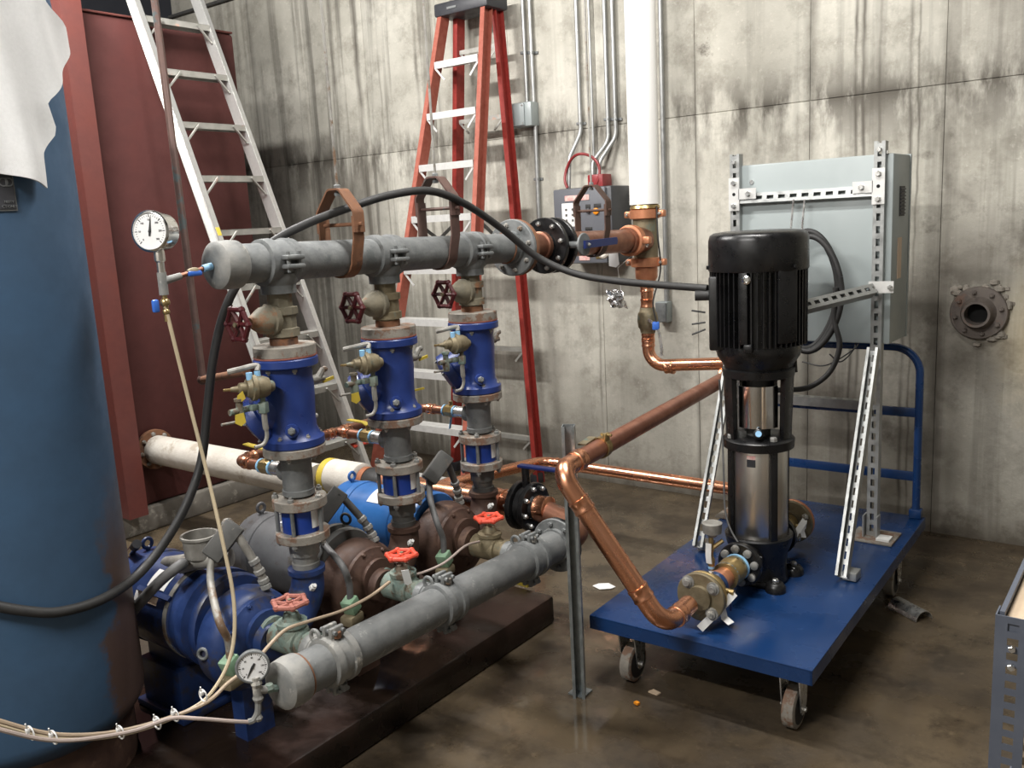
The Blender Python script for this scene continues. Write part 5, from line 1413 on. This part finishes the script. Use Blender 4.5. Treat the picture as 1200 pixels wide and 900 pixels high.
strut('diagonal_brace', (-1.502, 3.135, DZ+.012), (pl+.01, py_-.050, 1.03), V((-.3, 1, -.3)), t)
for x, y in ((-.922, 3.115), (-1.502, 3.135)): MB().box((x+.02, y+.03, DZ+.02), (.05, .06, .032), bev=.003).obj('brace_foot', 'strut', t)
A_, B_ = ony(940, 358, 3.16), ony(1026, 337, py_-.05)
strut('arm', A_, B_, V((.4, -1, .5)), t)
ab = MB().box(B_+V((.015, .018, .0)), (.09, .006, .045), rotz(.15)).obj('arm_plate', 'alu_white', t)
for dx in (-.03, .035): bolt(ab, B_+V((.015+dx, .012, 0)), -Y3, .010, 'zinc', stud=False)
for px, q in ((943, .11), (930, .09)):
    c = ony(px, 240, py_-.03)
    MB().tube(smooth_path([c+V((0, 0, .02)), c+V((0, -.02, -.06)), c+V((0, -.03, -q)), c+V((0, -.05, -q-.01))]), .004, 6).obj('hook_wire', 'zinc', t)
o = strut('loose_strut', cp(.13, hy-.01, .752), cp(ha-.19, hy-.01, .752), Z3, None)
single(o, 'short galvanized strut length resting on the cart handle bar', 'strut')

t = thing('electrical_cabinet', 'grey steel electrical cabinet mounted on the strut frame, seen from behind', 'cabinet', (-1.23, 3.75, 1.04))
x0, x1, y0, y1, zb, zt_ = -1.535, -.912, 3.628, 3.876, 1.046, 1.775
MB().box(((x0+x1)/2, (y0+y1)/2, (zb+zt_)/2), (x1-x0, y1-y0, zt_-zb), bev=.006).obj('enclosure', 'cab_grey', t)
MB().box(((x0+x1)/2, y1+.008, (zb+zt_)/2), (x1-x0+.006, .016, zt_-zb+.006), bev=.003).obj('door', 'cab_grey', t)
v_ = MB().box((x1+.001, y0+.13, 1.595), (.004, .07, .115)).obj('vent', 'ink', t)
for k in range(8): MB().box((x1+.005, y0+.13, 1.548+.0135*k), (.006, .066, .004), Matrix.Rotation(.5, 3, 'Y')).obj('louvre', 'plastic_dark', v_)
MB().box((x1+.001, y0+.11, 1.375), (.003, .055, .16)).obj('label', 'tan_label', t)
for dx, dz in ((-.56, .05), (-.05, .05)): MB().cyl((x1+dx, y0-.004, zt_-.07+dz-.05), (x1+dx, y0+.002, zt_-.07+dz-.05), .009, n=10).obj('stud', 'zinc', t)
MB().box((x1-.03, y0-.004, zt_+.005), (.02, .02, .012)).obj('lug', 'zinc', t)

# cable coil hung from the stand
cc = ony(946, 342, 3.50)
def loop(dx, dz, sx, sz, dy, ph):
    pts = []
    for k in range(25):
        a = 2*math.pi*k/24+ph; e = 1.0+.08*math.cos(2*a)
        pts.append(cc+V((dx+sx*e*math.cos(a)*(1 if math.cos(a) > 0 else .9), dy+.01*math.sin(a+ph), dz+sz*math.sin(a))))
    return pts
t = thing('cable_coil', 'coil of thick black cable hung between the cabinet and the black motor', 'cable', cc-Z3*.26)
for k, a in enumerate(((0, 0, .115, .235, 0, 0), (.012, -.008, .118, .225, -.024, .3), (-.012, .004, .112, .232, .020, .6))):
    MB().tube(smooth_path(loop(*a), 3), .0115, 10).obj('loop', 'rubber', t)
pt = [cc+V((.12, -.03, .02)), cc+V((.115, -.03, -.10)), ony(984, 405, 3.46), ony(973, 435, 3.44), ony(950, 453, 3.40), ony(925, 457, 3.30), ony(908, 457, 3.16)]
MB().tube(smooth_path(pt, 6), .0105, 10).obj('tail', 'rubber', t)
for a, b2, c2 in (((972, 415), (985, 424), (1000, 410)), ((940, 424), (968, 428), (1002, 408))):
    MB().tube(smooth_path([ony(*a, 3.6), ony(*b2, 3.6), ony(*c2, 3.62), V((ony(*c2, 3.62).x, 3.66, zb+.01))]), .003, 6).obj('thin_lead', 'rubber', t)

# ================================================================== strut post on the floor with its pipe clamp
t = thing('strut_post', 'upright grey strut post on the wet floor holding the copper pipe', 'post', (-1.561, 2.325, 0))
strut('channel', (-1.561, 2.325, 0), (-1.561, 2.325, .945), (-.45, .9, 0), t, 'strut_dark', slots=False)
MB().box((-1.561, 2.325, .004), (.06, .06, .006)).obj('foot_plate', 'strut_dark', t)
k = .28
c = PE2.lerp(runY0, .155)
d = (runY0-PE2).normalized()
MB().lathe(c-d*.014, d, [(0, DR+.001), (0, DR+.005), (.028, DR+.005), (.028, DR+.001)], 24, cap=False).obj('pipe_clamp', 'brass', t)
MB().box(c+V((.02, -.0, .036)), (.012, .030, .03), bev=.003).cyl(c+V((.0, .0, .045)), c+V((.04, .0, .045)), .005, n=8).obj('clamp_ears', 'brass', t)
MB().box((c+V((-1.561, 2.345, c.z)))*.5+V((0, 0, .03)), (.028, .10, .006), rotz(.2)).obj('clamp_bracket', 'brass_old', t)

# ================================================================== shelving at the edge of the room
sc0 = atd(1177, 723, 1.5); sx0, sy0, sz0 = sc0.x, sc0.y, sc0.z
t = thing('shelf_rack', 'grey slotted steel shelving rack with tan boards beside the wet floor', 'shelf', (sx0+.4, sy0+.2, 0))
def slotted(x, y, s):
    b = MB(); h = sz0+.003; w_ = .050; th = .0025
    b.box((x+s*.009, y, h/2), (.018, th, h)); b.box((x+s*.0425, y, h/2), (.015, th, h))
    q = h
    while q > 0:
        b.box((x+s*.0265, y, max(.004, q-.006)), (.017, th, .012)); q -= .026
    b.box((x, y+.02, h/2), (th, .04, h))
    return b.obj('post', 'shelf_grey', t, 30)
slotted(sx0-.012, sy0-.002, 1); slotted(sx0+.80, sy0-.002, -1); slotted(sx0-.012, sy0+.42, 1)
zl = .46
for z in (sz0-.012, zl):
    MB().box((sx0+.40, sy0+.22, z), (.80, .425, .014), bev=.002).obj('board', 'tan', t)
    MB().box((sx0-.004, sy0+.22, z+.004), (.008, .43, .030)).box((sx0+.40, sy0+.004, z-.004), (.80, .006, .030)).obj('edge_rail', 'shelf_grey', t)
for k, p in enumerate((.008, .045)):
    bolt(t, (sx0+.0145, sy0-.004, sz0-.045-p*.9), -Y3, .006, 'zinc', stud=False)
t = thing('cardboard_box', 'plain tan cardboard box on the lower board of the slotted rack', 'box', (sx0+.24, sy0+.17, zl+.008))
MB().box((sx0+.24, sy0+.17, zl+.008+.16), (.42, .28, .32), bev=.003).obj('carton', 'tan', t)
MB().box((sx0+.24, sy0+.17, zl+.330), (.05, .282, .003)).obj('tape', 'tan_label', t)

# ================================================================== things lying about
# bent sheet metal scrap
c = onz(1050, 710, 0); d = (onz(1080, 726, 0)-c).normalized(); e_ = Z3.cross(d)
vs = []; fs = []; n = 10
for k in range(2):
    for j in range(n+1):
        a = math.pi*(.02+.96*j/n); r = .040
        for rr in (r, r-.0025): vs.append(c+d*(.15*k)+e_*(rr*math.cos(a))+Z3*(rr*math.sin(a)))
m_ = 2*(n+1)
for j in range(n):
    q = 2*j; fs += [(q, q+2, q+2+m_, q+m_), (q+1, q+1+m_, q+3+m_, q+3), (q, q+1, q+3, q+2), (q+m_, q+2+m_, q+3+m_, q+1+m_)]
fs += [(0, m_, m_+1, 1), (2*n, 2*n+1, 2*n+1+m_, 2*n+m_)]
b = MB().add(vs, fs); b.prism([(0, 0), (.05, 0), (.03, .06), (-.01, .075)], c-d*.01+e_*-.05, d, e_, .0, .003)
single(b.obj('metal_scrap', 'zinc', None, 50), 'curved piece of bright scrap metal on the floor beside the cart', 'scrap')
def scrap(name, px, py, out, m, words, cat, z=0.0, th=.0025, crump=.004, scale=1.0):
    c = onz(px, py, z); b = MB(); n = len(out); vs = []
    top = []
    for k, (a, q) in enumerate(out): vs.append(c+V((a*scale, q*scale, rnd.uniform(0, crump))))
    for k, (a, q) in enumerate(out): vs.append(vs[k]+V((0, 0, th)))
    fs = [tuple(range(n)), tuple(range(2*n-1, n-1, -1))]+[(k, (k+1) % n, n+(k+1) % n, n+k) for k in range(n)]
    return single(b.add(vs, fs).obj(name, m, None, 20), words, cat)
scrap('paper_scrap', 708, 688, [(-.06, -.03), (.0, -.05), (.055, -.01), (.06, .03), (.0, .05), (-.05, .02)], 'paper', 'torn white paper scrap on the floor between post and cart', 'paper', scale=.75)
scrap('orange_crumb', 746, 826, [(-.008, -.005), (.008, -.008), (.01, .006), (-.005, .009)], 'orange', 'tiny orange scrap on the wet floor below the cart corner', 'scrap', th=.008)
scrap('pale_chip', 767, 812, [(-.02, -.008), (.015, -.012), (.022, .004), (-.01, .012)], 'tan', 'small pale wood chip on the floor below the cart', 'chip', th=.004)
scrap('yellow_wedge', 637, 660, [(-.05, -.025), (.05, -.02), (.05, .03), (-.04, .03)], 'yellow', 'yellow plastic piece on the floor below the header flange', 'scrap', th=.02)
scrap('yellow_wedge', 611, 684, [(-.06, -.02), (.05, -.025), (.055, .02), (-.05, .03)], 'yellow', 'yellow plastic piece at the pad corner under the suction header', 'scrap', z=PADZ, th=.02)
# crumpled foil bag hanging under the overhead pipe near the wall
fc2 = ony(725, 350, 3.80); b = MB(); g = 7; vs = []; fs = []
for i in range(g+1):
    for j in range(g+1):
        vs.append(fc2+V(((i/g-.5)*.09+rnd.uniform(-.008, .008)-(j/g)*.03, rnd.uniform(-.018, .018), (j/g-.5)*.085+rnd.uniform(-.008, .008))))
fs = [(i*(g+1)+j, (i+1)*(g+1)+j, (i+1)*(g+1)+j+1, i*(g+1)+j+1) for i in range(g) for j in range(g)]
t = thing('foil_bag', 'crumpled silvery foil bag hung on a string below the overhead pipe', 'bag', fc2-Z3*.05)
b.add(vs, fs); o = b.obj('bag', 'foil', t, 15)
so = o.modifiers.new('thick', 'SOLIDIFY'); so.thickness = .002
MB().tube([fc2+V((.015, 0, .04)), V((fc2.x+.0, fc2.y, fc2.z+.15)), V((HX+.03, fc2.y, rc.z-.05))], .0015, 5).obj('string', 'white', t)
t2 = ony(716, 300, 3.80)
t = thing('paper_tag', 'white folded paper wrapped round the overhead copper pipe near the riser', 'paper', t2-Z3*.05)
MB().prism([(-.02, .05), (.02, .05), (.028, -.04), (.012, -.055), (-.022, -.045)], t2+V((.03, -.03, .0)), V((.8, .6, 0)), Z3, 0, .004).obj('sheet', 'paper', t)
MB().tube(smooth_path([t2+V((-.06, -.02, .02)), t2+V((-.02, -.03, .0)), t2+V((.03, -.03, .04))]), .012, 8).obj('twist', 'white_wrap', t)
